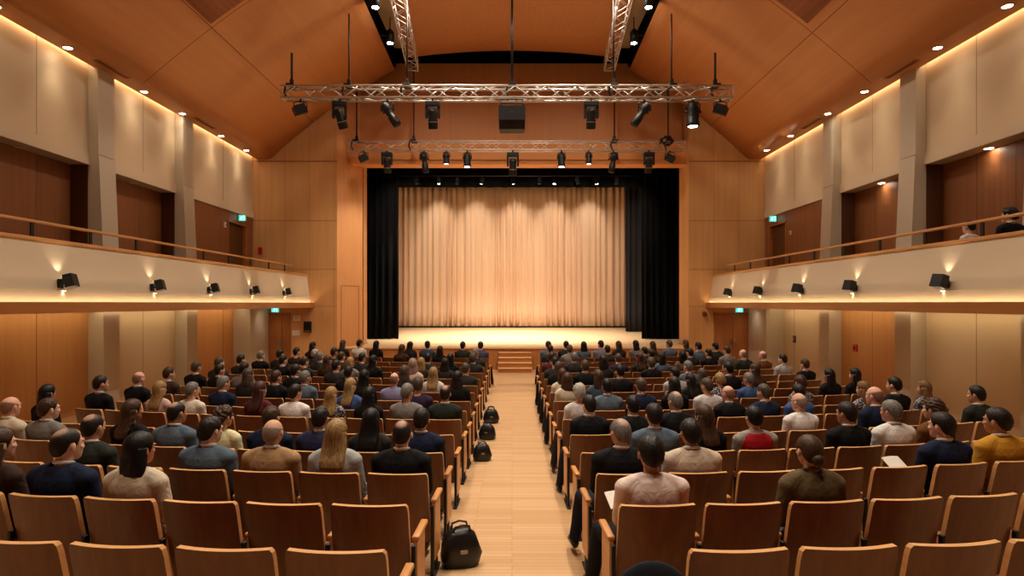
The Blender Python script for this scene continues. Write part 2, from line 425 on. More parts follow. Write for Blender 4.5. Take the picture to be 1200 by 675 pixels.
def build_curtains():
    zs = lambda y: .844+.031*(y-DF)
    c = curtain('stage_curtain', 'full-width beige stage curtain with soft vertical folds behind the deck', -7.2, 7.6, 33., zs(33)+.09, 9.5, M_curt, .105, 44, 3, hem=False)
    h = tag(MB().bbox(-7.2, 7.6, 33.02, 33.14, zs(33)+.005, zs(33)+.088, .004).build('curtain_gap_strip', M_black), 'thin black strip for the dark gap along the foot of the beige curtain', 'bar')  # black strip put in as the dark gap below the curtain
    curtain('side_curtain', 'wide black side curtain at the splayed orange side of the stage', -7.6, -4.93, 26., zs(26)+.02, 10, M_blackcurt, .09, 9, 5, 'black side curtains', False)
    curtain('side_curtain', 'wide black side curtain beside the charcoal inner curtain', 5.65, 8.2, 26., zs(26)+.02, 10, M_blackcurt, .09, 9, 6, 'black side curtains', False)
    curtain('side_curtain', 'narrow charcoal inner side curtain behind the wide black one', 5.72, 7.6, 30., zs(30)+.02, 10, M_greycurt, .1, 7, 8, 'black side curtains', False)
    curtain('border_curtain', 'black horizontal border curtain across the top of the stage', -8.5, 8.5, 26.3, 7.62, 10.4, M_blackcurt, .05, 30, 9, None, False)

# ------------------------------------------------------------------ side walls, pillars, balconies
PIL = [3.2, 6.75, 10.3, 13.88, 17.45]
def build_side(sd):
    W = WL if sd < 0 else WR; nm = 'left' if sd < 0 else 'right'
    inn = -sd                     # direction into the room along x
    X = lambda d: W+inn*d         # d metres into the room
    ztop = 8.16
    edges = [-3.]+PIL+[DF]
    def panel(a, b, za, zb, x, mat_i, m, n, u0=0):
        m.quad([(x, a, za), (x, b, za), (x, b, zb), (x, a, zb)], mat_i, [(u0+.003, .1), (u0+n-.003, .1), (u0+n-.003, .9), (u0+.003, .9)])
    up = MB(); lo = MB(); rec = MB()
    for i in range(len(edges)-1):
        a = edges[i]+(.57 if i else 0); b = edges[i+1]
        last = i == len(edges)-2
        # upper cream panels from 5.75 to the cove
        panel(a, b, 5.74, ztop, X(0), 0, up, 2, i*2)
        bx = X(.045); up.box(X(0), bx, a, b, 5.74, 6.0, 1)      # projecting lintel beam
        # lower wall
        cw = (i % 2 == 0) if sd > 0 else (i % 2 == 1)
        idx = len(edges)-2-i                      # 0 = bay by the stage
        creambay = {0: False, 1: True, 2: False, 3: True, 4: False, 5: True}[idx] if sd < 0 else {0: True, 1: False, 2: True, 3: False, 4: True, 5: False}[idx]
        panel(a, b, -.1, 2.45, X(0), 0 if creambay else 1, lo, 2 if not (sd > 0 and idx == 1) else 2, i*2)
        if last:
            # flush dark panel with the balcony door
            d0, d1 = (20.75, 22.1) if sd < 0 else (21.0, 22.3)
            panel(a, d0, 2.4, 5.74, X(0), 0, rec, 1, i*2); panel(d1, b, 2.4, 5.74, X(0), 0, rec, 1, i*2+1); panel(d0, d1, 5.36, 5.74, X(0), 0, rec, 1, i*2+1)
            ds = struct(MB().box(X(-.14), X(-.18), d0, d1, 2.75, 5.36).build('door_%d' % (3 if sd < 0 else 4), M_doordark))
            MB().box(X(-.1), X(-.14), d0+.05, d1-.05, 2.76, 5.3).build('leaf', M_doordark, ds)
            fr = MB(); fr.box(X(-.14), X(.02), d0-.05, d0, 2.75, 5.41); fr.box(X(-.14), X(.02), d1, d1+.05, 2.75, 5.41); fr.box(X(-.14), X(.02), d0-.05, d1+.05, 5.36, 5.41); fr.build('door_frame', M_fascia, ds)
            h = MB(); h.tube([(X(-.1), d1-.15, 3.8), (X(-.04), d1-.15, 3.8), (X(-.04), d1-.28, 3.8)], .011, 8); h.build('door_handle', M_steel, ds, True)
        else:
            r = -.40
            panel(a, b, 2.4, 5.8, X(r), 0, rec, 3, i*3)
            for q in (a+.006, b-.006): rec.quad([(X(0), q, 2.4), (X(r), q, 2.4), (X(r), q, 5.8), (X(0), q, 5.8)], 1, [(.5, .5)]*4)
            rec.quad([(X(.04), a, 5.745), (X(.04), b, 5.745), (X(r), b, 5.745), (X(r), a, 5.745)], 2, [(.5, .5)]*4)
    struct(up.build('wall_%s_upper' % nm, [M_cream, M_parapet]))
    struct(lo.build('wall_%s_lower' % nm, [M_cream, M_lowwood]))
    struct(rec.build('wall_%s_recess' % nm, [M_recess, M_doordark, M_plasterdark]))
    struct(MB().box(X(-.75), X(-.7), -3, DF, -.2, 8.3).build('wall_%s_outer' % nm, M_void))
    # pillars: shaft flaring below z 6, joint line at z 6, return into the recess
    for p in PIL:
        m = MB(); ring = [(-.1, .36, .05), (2.4, .36, .05), (2.41, .40, .39), (5.965, .25, .39), (5.97, .225, .39), (5.985, .225, .05), (5.99, .24, .05), (8.3, .23, .05)]
        for z, f, dp in ring: m.v += [(X(-dp), p, z), (X(f), p, z), (X(f), p+.57, z), (X(-dp), p+.57, z)]
        for k in range(len(ring)-1):
            for q in range(4): m.f.append((4*k+q, 4*k+(q+1) % 4, 4*k+4+(q+1) % 4, 4*k+4+q)); m.mi.append(0)
        m.f += [(3, 2, 1, 0), tuple(len(m.v)-4+q for q in range(4))]; m.mi += [0, 0]
        struct(fixn(m.build('pillar_'+nm, M_pillar)))
    m = MB(); w = .62 if sd < 0 else .66
    m.box(X(-.1), X(w-.02), 21.12, DF, -.1, 2.4); struct(m.build('pillar_'+nm, M_pillar))
    # roof soffit strip with cove slot by the wall
    s0, s1 = .14, .66
    m = MB(); m.box(X(s0), X(s1), -3, DF, 8.0, 8.06); m.box(X(s0), X(s0+.03), -3, DF, 8.06, 8.2); m.box(X(-.1), X(s0+.03), -3, DF, 8.2, 8.26)
    struct(m.build('ceiling_soffit_'+nm, M_soffit))
    tag(MB().box(X(.06), X(.11), -2.5, DF-.1, 8.1, 8.13).build('led_strip', E_led2), 'warm light strip in the roof cove along the %s wall' % nm, 'light strip', None)
    # balcony: slab, fascia, ledge, leaning parapet, oak cap
    xb = -7.62 if sd < 0 else 7.46
    xo = lambda d: xb-inn*d       # d metres outward (towards the wall)
    m = MB(); m.box(X(-.65), xo(.02), -3, DF, 2.42, 2.75)
    struct(m.build('floor_balcony_'+nm, M_plasterdark))
    m = MB(); m.box(xo(.16), xo(-.1), -3, DF, 2.36, 2.52); struct(m.build('trim_fascia_'+nm, M_fascia))
    m = MB()
    prof = [(.03, 2.52), (.17, 3.55), (.30, 3.55), (.30, 2.45), (.03, 2.45)]
    vs = [(xo(d), y, z) for y in (-3, DF) for d, z in prof]; n = len(prof)
    m.add(vs, [(i, (i+1) % n, n+(i+1) % n, n+i) for i in range(n)]+[tuple(range(n)), tuple(range(n, 2*n))[::-1]])
    struct(fixn(m.build('wall_balcony_'+nm, M_parapet)))
    m = MB(); m.bbox(xo(.14), xo(.34), -3, DF-.005, 3.55, 3.61, .012); struct(m.build('trim_cap_'+nm, M_oak))
    lip = MB(); lip.box(xo(-.1), xo(-.075), -3, DF, 2.52, 2.545); struct(lip.build('trim_lip_'+nm, M_fascia))
    tag(MB().box(xo(-.045), xo(-.07), -2.5, DF-.05, 2.523, 2.532).build('led_strip', E_led), 'warm light strip glowing along the foot of the %s balcony parapet' % nm, 'light strip')
    # under-balcony soffit with wall-wash slot
    m = MB(); m.box(X(.42), xo(.14), -3, DF, 2.38, 2.42); struct(m.build('ceiling_balcony_'+nm, M_soffit))
    tag(MB().box(X(.37), X(.41), -2.5, 21., 2.395, 2.415).build('led_strip', E_led3), 'warm light strip in the slot above the lower %s wall' % nm, 'light strip')
    for k, y in enumerate((9.4, 12.9, 16.4, 19.6, 21.9)):  # unseen downlights, added to brighten the walls and doors below the balcony
        x = xo(1.2); dl = thing('added_soffit_downlight', 'small added downlight under the %s balcony, %s from the stage' % (nm, ORD1[4-k]), 'downlight', (x, y, 2.38), 0, 'added downlights under the balconies')
        MB().lathe([(.05, -.001), (.06, -.008), (.045, -.01), (.04, 0.)], n=18).build('trim_ring', M_parapet, dl, True)
        MB().lathe([(.04, -.004), (.04, -.006)], n=18).build('lens', E_down, dl)
        lamp('added_soffit_lamp', 'SPOT', (x, y, 2.36), 13, WARM2, dl, (x, y, 0), spot_size=2.3, spot_blend=.9, shadow_soft_size=.04)
    # handrail with black posts
    r = thing('handrail', 'oak handrail on short black posts above the %s balcony parapet' % nm, 'handrail', (xo(.24), 0, 3.61))
    rail = MB(); rail.bbox(-.03, .03, -2.9, 21.4, .235, .285, .012); rail.build('rail', M_oak, r)
    for k in range(12):
        y = 5.7+1.36*k
        p = MB(); p.bbox(-.012, .012, y-.035, y+.035, 0, .236, .003); p.bbox(-.03, .03, y-.06, y+.06, 0, .008, .002); p.build('post', M_fix, r)
    # sconces on the parapet
    ys = (10.16, 12.75, 15.13, 17.56, 20.1) if sd < 0 else (10.35, 13.1, 15.5, 18., 20.5)
    for k, y in enumerate(ys):
        z = 2.86; xs = xo(.03+.136*(z-2.52))
        s = thing('wall_lamp', 'small black wall lamp on the %s balcony front, %s from the stage' % (nm, ORD1[4-k]), 'wall lamp', (xs, y, z), 0, 'black lamps on the balcony fronts')
        R = Matrix.Rotation(inn*math.radians(-16), 4, 'Y') @ Matrix.Rotation(math.radians(14), 4, 'Z')
        MB().bbox(inn*.10, inn*.25, -.11, .11, -.115, .115, .012, M=R).build('lamp_body', M_fix, s)
        MB().bbox(inn*.0, inn*.03, -.06, .06, -.08, .08, .008).build('back_plate', M_fix, s)
        MB().tube([(inn*.02, 0, 0), (inn*.1, 0, 0)], .025, 10).build('arm', M_fix, s)
        for q, nmz in ((1, 'up'), (-1, 'down')):
            MB().lathe([(.035, 0), (.035, .004)], (inn*.075, .0, q*.125)).build('lens', E_sconce, s)
            lamp('sconce_light', 'SPOT', (xs+inn*.06, y, z+q*.14), 7 if q > 0 else 3.5, WARM2, s, (xs+inn*-.12, y, z+q*1.2), spot_size=1.6, spot_blend=.8, shadow_soft_size=.02)
    # downlights in the roof soffit
    for k, y in enumerate((5.2, 8., 11., 12.8, 15.45, 17.25, 19.55, 21.4)):
        x = X(.33 if sd < 0 else .5)
        dl = thing('downlight', 'round recessed downlight in the %s roof soffit, %s from the stage' % (nm, ORD1[7-k]), 'downlight', (x, y, 8.0), 0, 'downlights in the roof soffits')
        MB().lathe([(.1, -.001), (.112, -.012), (.085, -.014), (.08, 0.)], n=20).build('trim_ring', M_parapet, dl, True)
        MB().lathe([(.08, -.006), (.08, -.009)], n=20).build('lens', E_down, dl)
        lamp('downlight_light', 'SPOT', (x, y, 7.98), 60, WARM2, dl, (x-inn*.25, y, 3.), spot_size=1.35, spot_blend=1., shadow_soft_size=.06)
    for y in (14., 18.2):
        v = thing('ceiling_vent', 'slotted air vent in the %s roof soffit, %s' % (nm, 'nearer the stage' if y > 16 else 'farther from the stage'), 'vent', (X(.5), y, 8.0), 0, 'air vents in the roof soffits')
        f = MB(); L = .55
        for a, b, c, d in ((-.075, .075, -L, -L+.02), (-.075, .075, L-.02, L), (-.075, -.06, -L, L), (.06, .075, -L, L)): f.box(a, b, c, d, -.014, 0)
        f.build('frame', M_soffit, v); MB().box(-.06, .06, -L, L, -.004, -.001).build('backing', M_ceilseam, v)
        for q in range(3): MB().bbox(-.045+.035*q, -.028+.035*q, -L, L, -.012, -.003, .003).build('slat', M_ceilseam, v)
    # lamps under the lintels of the balcony recesses
    for y in ((8.9, 12.4, 16.0) if sd > 0 else (12.3, 16.0)):
        x = X(-.28); dl = thing('recess_lamp', 'round downlight under the lintel of the %s balcony recess at %s pillar bay' % (nm, {8.9: 'the nearest', 12.4: 'the second', 12.3: 'the second', 16.: 'the third'}[y]), 'downlight', (x, y, 5.745), 0, 'recess downlights')
        MB().lathe([(.1, -.001), (.112, -.012), (.085, -.014), (.08, 0.)], n=20).build('trim_ring', M_parapet, dl, True)
        MB().lathe([(.08, -.006), (.08, -.009)], n=20).build('lens', E_down if sd > 0 else M_parapet, dl)
        if sd > 0: lamp('recess_light', 'SPOT', (x, y, 5.72), 14, WARM2, dl, (x, y, 3.), spot_size=1.6, spot_blend=.8, shadow_soft_size=.06)

# ------------------------------------------------------------------ ceiling
def vault_pts(sd):
    W = WL if sd < 0 else WR
    a = (abs(W)-.66, 8.0); c = (4.45, 11.38); out = []
    for i in range(15):
        t = i/14; x = a[0]+(c[0]-a[0])*t; z = a[1]+(c[1]-a[1])*t+.24*math.sin(PI*t); out.append((sd*x, z))
    return out
def build_ceiling():
    for sd, nm in ((-1, 'left'), (1, 'right')):
        P = vault_pts(sd); m = MB(); ys = [-3, 3, 7, 11, 14.872, 14.9, 18, DF-.02]
        # a lengthwise joint at |x| = 7.55
        Q = []
        for i, p in enumerate(P):
            Q.append((p, 0))
            if i+1 < len(P) and (abs(p[0])-7.55)*(abs(P[i+1][0])-7.55) < 0:
                t = (abs(p[0])-7.55)/(abs(p[0])-abs(P[i+1][0])); q = (p[0]+(P[i+1][0]-p[0])*t, p[1]+(P[i+1][1]-p[1])*t)
                Q.append((q, 1)); Q.append(((q[0]-sd*.02, q[1]+.014), 0))
        n = len(Q)
        for y in ys:
            for (x, z), _ in Q:
                k = (DF-y)/5.2*.2*max(0, (9-abs(x))/4.5); m.v.append((x-sd*k*.6, y, z))
        for j in range(len(ys)-1):
            for i in range(n-1):
                mi = 1 if (Q[i][1] or j == 4) else (2 if (j in (2, 3) and abs(Q[i][0][0]) < 7.3 and abs(Q[i][0][0]) > 5.6 and False) else 0)
                m.f.append((j*n+i, j*n+i+1, (j+1)*n+i+1, (j+1)*n+i)); m.mi.append(mi)
        o = struct(m.build('ceiling_'+nm, [M_ceil, M_ceilseam], smooth=True))
        md = o.modifiers.new('thick', 'SOLIDIFY'); md.thickness = .16; md.offset = 1. if sd < 0 else -1.
        # perforated acoustic panel set into the vault near the camera
        m = MB(); pp = [p for p in P if 5.4 < abs(p[0]) < 7.5]
        for y in (11.6, 14.7):
            for x, z in pp: m.v.append((x-sd*(DF-y)/5.2*.2*.6*max(0, (9-abs(x))/4.5)-sd*.012, y, z-.02))
        k = len(pp)
        for i in range(k-1): m.f.append((i, i+1, k+i+1, k+i)); m.mi.append(0)
        t = NT('perforated_veneer'); tc = t.n('ShaderNodeTexCoord'); vo = t.n('ShaderNodeTexVoronoi'); vo.inputs['Scale'].default_value = 28.; vo.inputs['Randomness'].default_value = 0.
        t.l(tc.outputs['Object'], vo.inputs['Vector'])
        hole = t.math('LESS_THAN', vo.outputs['Distance'], .3)
        t.bsdf(t.mix(hole, srgb(150,86,44), srgb(60,32,16)), .6, vo.outputs['Distance'], .2)
        o = struct(m.build('ceiling_panel_'+nm, t.m, smooth=True)); md = o.modifiers.new('thick', 'SOLIDIFY'); md.thickness = .015
        # grey service strip between vault and cloud
        m = MB(); xs = sorted((sd*3.86, sd*4.36)); m.box(xs[0], xs[1], -3, 22.2, 12.0, 12.04); struct(m.build('ceiling_strip_'+nm, M_plasterdark))
        m = MB(); m.box(sd*4.4, sd*4.7, -3, DF, 11.5, 13.4); struct(m.build('ceiling_gap_'+nm, M_void))
        for k, y in enumerate((17.4, 19.8)):
            x = sd*(3.98+.06*k)
            p = thing('pendant_lamp', 'black cylinder pendant beside the %s ceiling truss, %s the stage' % (nm, 'nearer' if k else 'farther from'), 'pendant lamp', (x, y, 11.3), 0, 'black pendants beside the ceiling trusses')
            MB().lathe([(.10, -.16), (.13, -.15), (.13, .2), (.06, .28), (.05, .3)], n=20).build('can', M_fix, p, True)
            MB().tube([(0, 0, .28), (0, 0, .7)], .02, 8).build('stem', M_fix, p)
            MB().lathe([(.095, -.163), (.095, -.167)], n=20).build('lens', E_spot, p)
            MB().tube([(0, 0, .1), (sd*.42, 0, .1)], .025, 8).build('bracket', M_fix, p)
            lamp('pendant_light', 'SPOT', (x, y, 11.1), 400, WARM2, p, (x, y, 0), spot_size=1.2, spot_blend=.6, shadow_soft_size=.09)
    # ribbed cloud over the middle
    m = MB(); nx = 16; ys = [-3, 4, 12, 18.6, 19.6, 20.8, 22.0]
    for y in ys:
        for i in range(nx+1):
            x = -3.84+7.68*i/nx; z = 11.9+.26*(1-(x/3.84)**2); z -= .34*max(0, (y-18.8)/3.2)**1.1 if y > 18.8 else 0
            m.v.append((x, y, z))
    for j in range(len(ys)-1):
        for i in range(nx): m.f.append((j*(nx+1)+i, j*(nx+1)+i+1, (j+1)*(nx+1)+i+1, (j+1)*(nx+1)+i)); m.mi.append(0)
    o = struct(m.build('ceiling_cloud', M_ribs, smooth=True)); md = o.modifiers.new('thick', 'SOLIDIFY'); md.thickness = .1; md.offset = 1
    # house lights added out of view in the cloud to light the audience
    for k, y in enumerate((2.6, 5.5, 8.5, 11.5, 14.5, 17.4)):
        for s in (-1, 1):
            x = s*2.4; z = 11.9+.26*(1-(x/3.84)**2)
            dl = thing('added_house_light', 'round house light added in the ribbed ceiling, %s side, %s from the rear' % ('left' if s < 0 else 'right', ORD1[k]), 'downlight', (x, y, z), 0, 'added house lights')
            MB().lathe([(.14, -.001), (.15, -.016), (.12, -.018), (.11, 0.)], n=20).build('trim_ring', M_fix, dl, True)
            MB().lathe([(.11, -.008), (.11, -.011)], n=20).build('lens', E_down, dl)
            lamp('added_house_lamp', 'SPOT', (x, y, z-.03), HOUSE*(.75, .95, .9, .8, .75, 1.05)[k], HOUSEC, dl, (x*1.25, y+(.6, -.6, -.6, -.4, 0, .2)[k], 0), spot_size=(1.4, 1.6, 1.7, 1.9, 2.6, 2.8)[k], spot_blend=.8, shadow_soft_size=.12)
# ------------------------------------------------------------------ trusses and stage lamps
def box_truss(name, label, a, b, w, r=.031, seg=.45):
    a, b = Vector(a), Vector(b); d = (b-a); L = d.length; d.normalize()
    s = d.cross(Vector((0, 0, 1))).normalized(); u = s.cross(d).normalized(); h = w/2
    t = thing(name, label, 'truss', tuple(a))
    cor = [(-h, -h), (h, -h), (h, h), (-h, h)]
    P = lambda k, q: d*q+s*cor[k][0]+u*cor[k][1]
    for k in range(4): MB().tube([P(k, 0), P(k, L)], r, 10).build('chord', M_metal, t, True)
    n = max(2, round(L/seg)); lac = MB()
    for k in range(4):
        k2 = (k+1) % 4
        for i in range(n):
            q0, q1 = L*i/n, L*(i+1)/n
            lac.tube([P(k, q0), P(k2, q1)] if i % 2 == 0 else [P(k2, q0), P(k, q1)], r*.5, 6)
        for q in (0, L): lac.tube([P(k, q), P(k2, q)], r*.7, 6)
    lac.build('lacing', M_metal, t, True)
    return t
def hang_rod(x, y, z0, z1, label, r=.03):
    t = thing('hanging_rod', label, 'rod', (x, y, z0), 0, 'black rods holding the trusses')
    MB().tube([(0, 0, 0), (0, 0, z1-z0)], r, 10).build('rod', M_fix, t, True)
    c = MB(); c.bbox(-.11, .11, -.2, .2, -.02, .05, .012); c.bbox(-.05, .05, -.05, .05, .05, .22, .012); c.tube([(-.13, -.15, 0), (-.16, -.15, -.2), (-.1, -.15, -.36)], .03, 8); c.build('clamp', M_fix, t)
def fixture(kind, x, y, z, label, yaw=0., tilt=0., s=1., glow=None, group='stage lamps on the trusses'):
    """hangs from (x,y,z); tilt leans the head sideways in the picture's plane, yaw turns it"""
    nm = {'mover': 'moving_head_spotlight', 'profile': 'profile_spotlight', 'par': 'par_spotlight', 'flood': 'flood_spotlight', 'mini': 'small_spotlight'}[kind]
    t = thing(nm, label, 'stage lamp', (x, y, z), 0, group)
    R = Matrix.Rotation(yaw, 4, 'Z'); T = Matrix.Rotation(tilt, 4, 'Y')
    S = lambda M: Matrix.Scale(s, 4) @ M
    cl = MB(); cl.tube([(0, .0, .06*s), (0, .05*s, .03*s), (0, .04*s, -.03*s), (0, 0, -.05*s)], .022*s, 8); cl.bbox(-.03*s, .03*s, -.03*s, .03*s, -.07*s, -.0*s, .006*s); cl.build('clamp', M_fix, t, True)
    g = glow or M_black
    if kind == 'mover':
        MB().bbox(-.2*s, .2*s, -.13*s, .13*s, -.2*s, -.06*s, .025*s, M=R).build('base', M_fix, t)
        for q in (-1, 1): MB().bbox(q*.13*s, q*.205*s, -.07*s, .07*s, -.52*s, -.18*s, .025*s, M=R).build('yoke_arm', M_fix, t)
        c = (0, 0, -.44*s); RT = R @ T @ Matrix.Rotation(math.radians(20), 4, 'X')
        MB().lathe([(.0, .2*s), (.09*s, .19*s), (.12*s, .1*s), (.115*s, -.1*s), (.135*s, -.14*s), (.135*s, -.34*s), (.12*s, -.36*s)], c, 20, M=RT).build('head', M_fix, t, True)
        MB().lathe([(.118*s, -.352*s), (.0, -.364*s)], c, 20, M=RT).build('lens', g, t)
        MB().lathe([(.137*s, -.15*s), (.14*s, -.16*s), (.137*s, -.175*s)], c, 20, M=RT).build('head_ring', M_steel, t, True)
    elif kind in ('profile', 'par', 'mini'):
        k = {'profile': 1., 'par': .9, 'mini': .62}[kind]*s; ln = 1.15 if kind == 'profile' else .8
        RT = R @ T
        c = RT @ Vector((0, 0, -.3*k)); c = Vector((0, 0, -.30*k))
        yk = MB(); w = .17*k
        yk.tube([(-w, 0, -.3*k), (-w, 0, -.12*k), (-w*.7, 0, -.06*k), (w*.7, 0, -.06*k), (w, 0, -.12*k), (w, 0, -.3*k)], .016*k, 8)
        yb = yk; o = yb.build('yoke', M_fix, t, True); o.rotation_euler = (0, 0, yaw)
        b = MB()
        if kind == 'profile':
            b.lathe([(.0, .24*k), (.09*k, .22*k), (.14*k, .16*k), (.14*k, -.02*k), (.1*k, -.06*k), (.1*k, -.2*k), (.125*k, -.22*k), (.125*k, -.46*k*ln), (.11*k, -.47*k*ln)], c, 20, M=RT)
            b.bbox(-.16*k, .16*k, -.03*k, .03*k, -.03*k, .0, .01*k, M=Matrix.Translation(c) @ RT)
            zl = -.47*k*ln; rl = .11*k
        else:
            b.lathe([(.05*k, .22*k), (.12*k, .19*k), (.15*k, .1*k), (.15*k, -.3*k), (.165*k, -.31*k), (.165*k, -.36*k), (.15*k, -.365*k)], c, 22, M=RT)
            for q in range(4): b.lathe([(.152*k, .06*k-.05*k*q), (.16*k, .05*k-.05*k*q), (.152*k, .04*k-.05*k*q)], c, 22, M=RT)
            zl = -.362*k; rl = .145*k
        b.build('lamp_body', M_fix, t, True)
        MB().lathe([(rl, zl), (0., zl-.012*k)], c, 22, M=RT).build('lens', g, t)
        for q in (-1, 1): MB().tube([R @ Vector((q*.15*k, 0, -.3*k)), R @ Vector((q*.2*k, 0, -.3*k))], .03*k, 10).build('knob', M_fix, t, True)
    else:
        RT = Matrix.Translation((0, 0, -.28*s)) @ R @ T
        yk = MB(); w = .2*s; yk.tube([(-w, 0, -.28*s), (-w, 0, -.1*s), (-w*.6, 0, -.06*s), (w*.6, 0, -.06*s), (w, 0, -.1*s), (w, 0, -.28*s)], .016*s, 8); yk.build('yoke', M_fix, t, True)
        b = MB(); b.bbox(-.18*s, .18*s, -.09*s, .09*s, -.16*s, .14*s, .025*s, M=RT)
        for q in range(5): b.bbox(-.17*s+.075*s*q, -.14*s+.075*s*q, -.12*s, -.08*s, -.13*s, .12*s, .004*s, M=RT)
        b.build('lamp_body', M_fix, t)
        MB().bbox(-.16*s, .16*s, .088*s, .097*s, -.14*s, .12*s, .003*s, M=RT).build('lens', g if glow else M_steel, t)
        for q, (x0, x1) in enumerate(((-.2, -.185), (.185, .2))):
            MB().bbox(x0*s, x1*s, .05*s, .2*s, -.14*s, .12*s, .004*s, M=RT).build('barn_door', M_fix, t)
    return t

def build_rig():
    pt = lambda px, d: (px-600)*d/F
    pz = lambda py, d: CZ+(355-py)*d/F
    d1 = 17.5; zc1 = pz(109.5, d1); z1b = zc1-.19
    box_truss('lighting_truss', 'long silver box truss hanging across the hall, nearest the camera', (pt(332, d1), d1, zc1), (pt(857, d1), d1, zc1), .34)
    d2 = 22.2; zc2 = pz(171.5, d2); z2b = zc2-.18
    box_truss('lighting_truss', 'shorter silver box truss just in front of the stage opening', (pt(407, d2), d2, zc2), (pt(802, d2), d2, zc2), .31, .02)
    box_truss('ceiling_truss', 'silver truss running under the ceiling beside the left grey strip', (-3.02, 14., 11.28), (-3.52, 21.2, 10.95), .36, .022)
    box_truss('ceiling_truss', 'silver truss running under the ceiling beside the right grey strip', (3.02, 14., 11.28), (3.46, 21.2, 10.95), .36, .022)
    names = ['at its left end', 'second from its left end', 'left of the middle', 'at the middle above the loudspeaker', 'right of the middle', 'second from its right end', 'at its right end']
    tops = [9.85, 11.0, 11.95, 12.1, 11.95, 11.0, 9.85]
    for px, n, zt in zip((342, 409, 477, 600, 719, 787, 838), names, tops):
        hang_rod(pt(px, d1), d1, zc1+.19, zt, 'thin black rod carrying the nearer truss, '+n, .036 if px in (600, 342, 838) else .022)
    for px, n in zip((418, 485, 720, 783), ('at its left end', 'left of the middle', 'right of the middle', 'at its right end')):
        hang_rod(pt(px, d2), d2, zc2+.17, 11.3 if px in (418, 783) else 12.2, 'thin black rod carrying the truss by the stage, '+n, .026)
    t1 = 'on the nearer truss'; t2 = 'on the truss by the stage'
    rad = math.radians
    f = fixture
    f('flood', pt(352, d1), d1, z1b, 'small square black flood lamp under the left end of the nearer truss', .5, rad(-24), .95)
    f('mover', pt(398, d1), d1, z1b, 'black moving head lamp leaning right, leftmost of the big ones '+t1, .2, rad(-18), 1.05)
    f('profile', pt(454, d1), d1, z1b, 'black profile spotlight tilted down to the right, '+t1, 0, rad(-34), 1.)
    f('mover', pt(507, d1), d1, z1b, 'black moving head lamp pointing straight down, left of the loudspeaker', 0, 0, 1.05)
    f('mover', pt(693, d1), d1, z1b, 'black moving head lamp pointing straight down, right of the loudspeaker', 0, 0, 1.05)
    f('profile', pt(755, d1), d1, z1b, 'black profile spotlight tilted down to the left, '+t1, 0, rad(36), 1.)
    f('par', pt(812, d1), d1, z1b, 'black par can with bright lens near the right end of the nearer truss', 0, 0, 1.3, E_spot)
    f('flood', pt(844, d1), d1, z1b, 'small square black flood lamp under the right end of the nearer truss', -.5, rad(24), .95)
    f('flood', pt(426, d2), d2, z2b, 'tilted black flood lamp at the left end of the truss by the stage', .3, rad(-30), .85)
    f('mover', pt(453.5, d2), d2, z2b, 'black moving head lamp, first from the left, '+t2, 0, 0, 1.)
    f('profile', pt(497, d2), d2, z2b, 'black profile spotlight, left of the two small lit cans, '+t2, .4, rad(-8), .95)
    f('par', pt(523, d2), d2, z2b, 'small black par can with dim lens, left side of the truss by the stage', 0, 0, .8, E_dim)
    f('par', pt(547.5, d2), d2, z2b, 'black can with bright lens left of the middle lamp, '+t2, 0, 0, .98, E_spot)
    f('mover', pt(601, d2), d2, z2b, 'black moving head lamp at the very middle of the truss by the stage', 0, 0, 1.1)
    f('par', pt(658, d2), d2, z2b, 'black can with bright lens right of the middle lamp, '+t2, 0, 0, .98, E_spot)
    f('par', pt(690, d2), d2, z2b, 'small black par can with dim lens, right side of the truss by the stage', 0, 0, .8, E_dim)
    f('profile', pt(719, d2), d2, z2b, 'black profile spotlight leaning slightly left, '+t2, -.4, rad(10), .95)
    f('mover', pt(760.5, d2), d2, z2b, 'black moving head lamp with lit lens, right side, '+t2, 0, 0, 1., E_spot)
    f('flood', pt(785, d2), d2, z2b, 'tilted black flood lamp at the right end of the truss by the stage', -.3, rad(32), .9)
    # small lamps on the pipe inside the opening
    dp = 25.2; zp = pz(206, dp)
    tag(MB().tube([(-6.2, dp, zp), (6.9, dp, zp)], .03, 10).build('lighting_pipe', M_fix, smooth=True), 'black pipe carrying small lamps inside the stage opening', 'pipe')
    xs = (488, 514, 536, 565, 601, 632.5, 650.5, 676.5, 699, 722.5); lit = {514: 1, 565: 2, 601: 2, 650.5: 1, 699: 1}
    for i, px in enumerate(xs):
        f('mini', pt(px, dp), dp, zp-.03, '%s lamp on the pipe inside the stage opening, %s from the left' % ('small lit' if px in lit else 'small dark', ORD1[i]), 0, rad(4*((i*37) % 7-3)), .78, E_spot if lit.get(px) == 1 else (E_dim if px in lit else None), 'small lamps inside the stage opening')
    # loudspeaker under the middle of the nearer truss
    d0 = 17.1; x0 = pt(600, d0); zt = pz(118, d0)
    t = thing('loudspeaker', 'black two-box loudspeaker hanging at the middle of the nearer truss', 'loudspeaker', (x0, d0, zt))
    b = MB(); b.add([(-.38, -.2, -.2), (.38, -.2, -.2), (.36, .35, -.2), (-.36, .35, -.2), (-.38, -.24, -.62), (.38, -.24, -.62), (.36, .35, -.62), (-.36, .35, -.62)],
          [(0,1,2,3),(7,6,5,4),(4,5,1,0),(5,6,2,1),(6,7,3,2),(7,4,0,3)])
    fixn(b.build('upper_cabinet', M_fix, t))
    b = MB(); b.add([(-.37, -.23, -.63), (.37, -.23, -.63), (.35, .35, -.63), (-.35, .35, -.63), (-.37, -.1, -.84), (.37, -.1, -.84), (.35, .35, -.84), (-.35, .35, -.84)],
          [(0,1,2,3),(7,6,5,4),(4,5,1,0),(5,6,2,1),(6,7,3,2),(7,4,0,3)])
    fixn(b.build('lower_cabinet', plain('speaker_grille', srgb(30,30,32), .7), t))
    fr = MB()
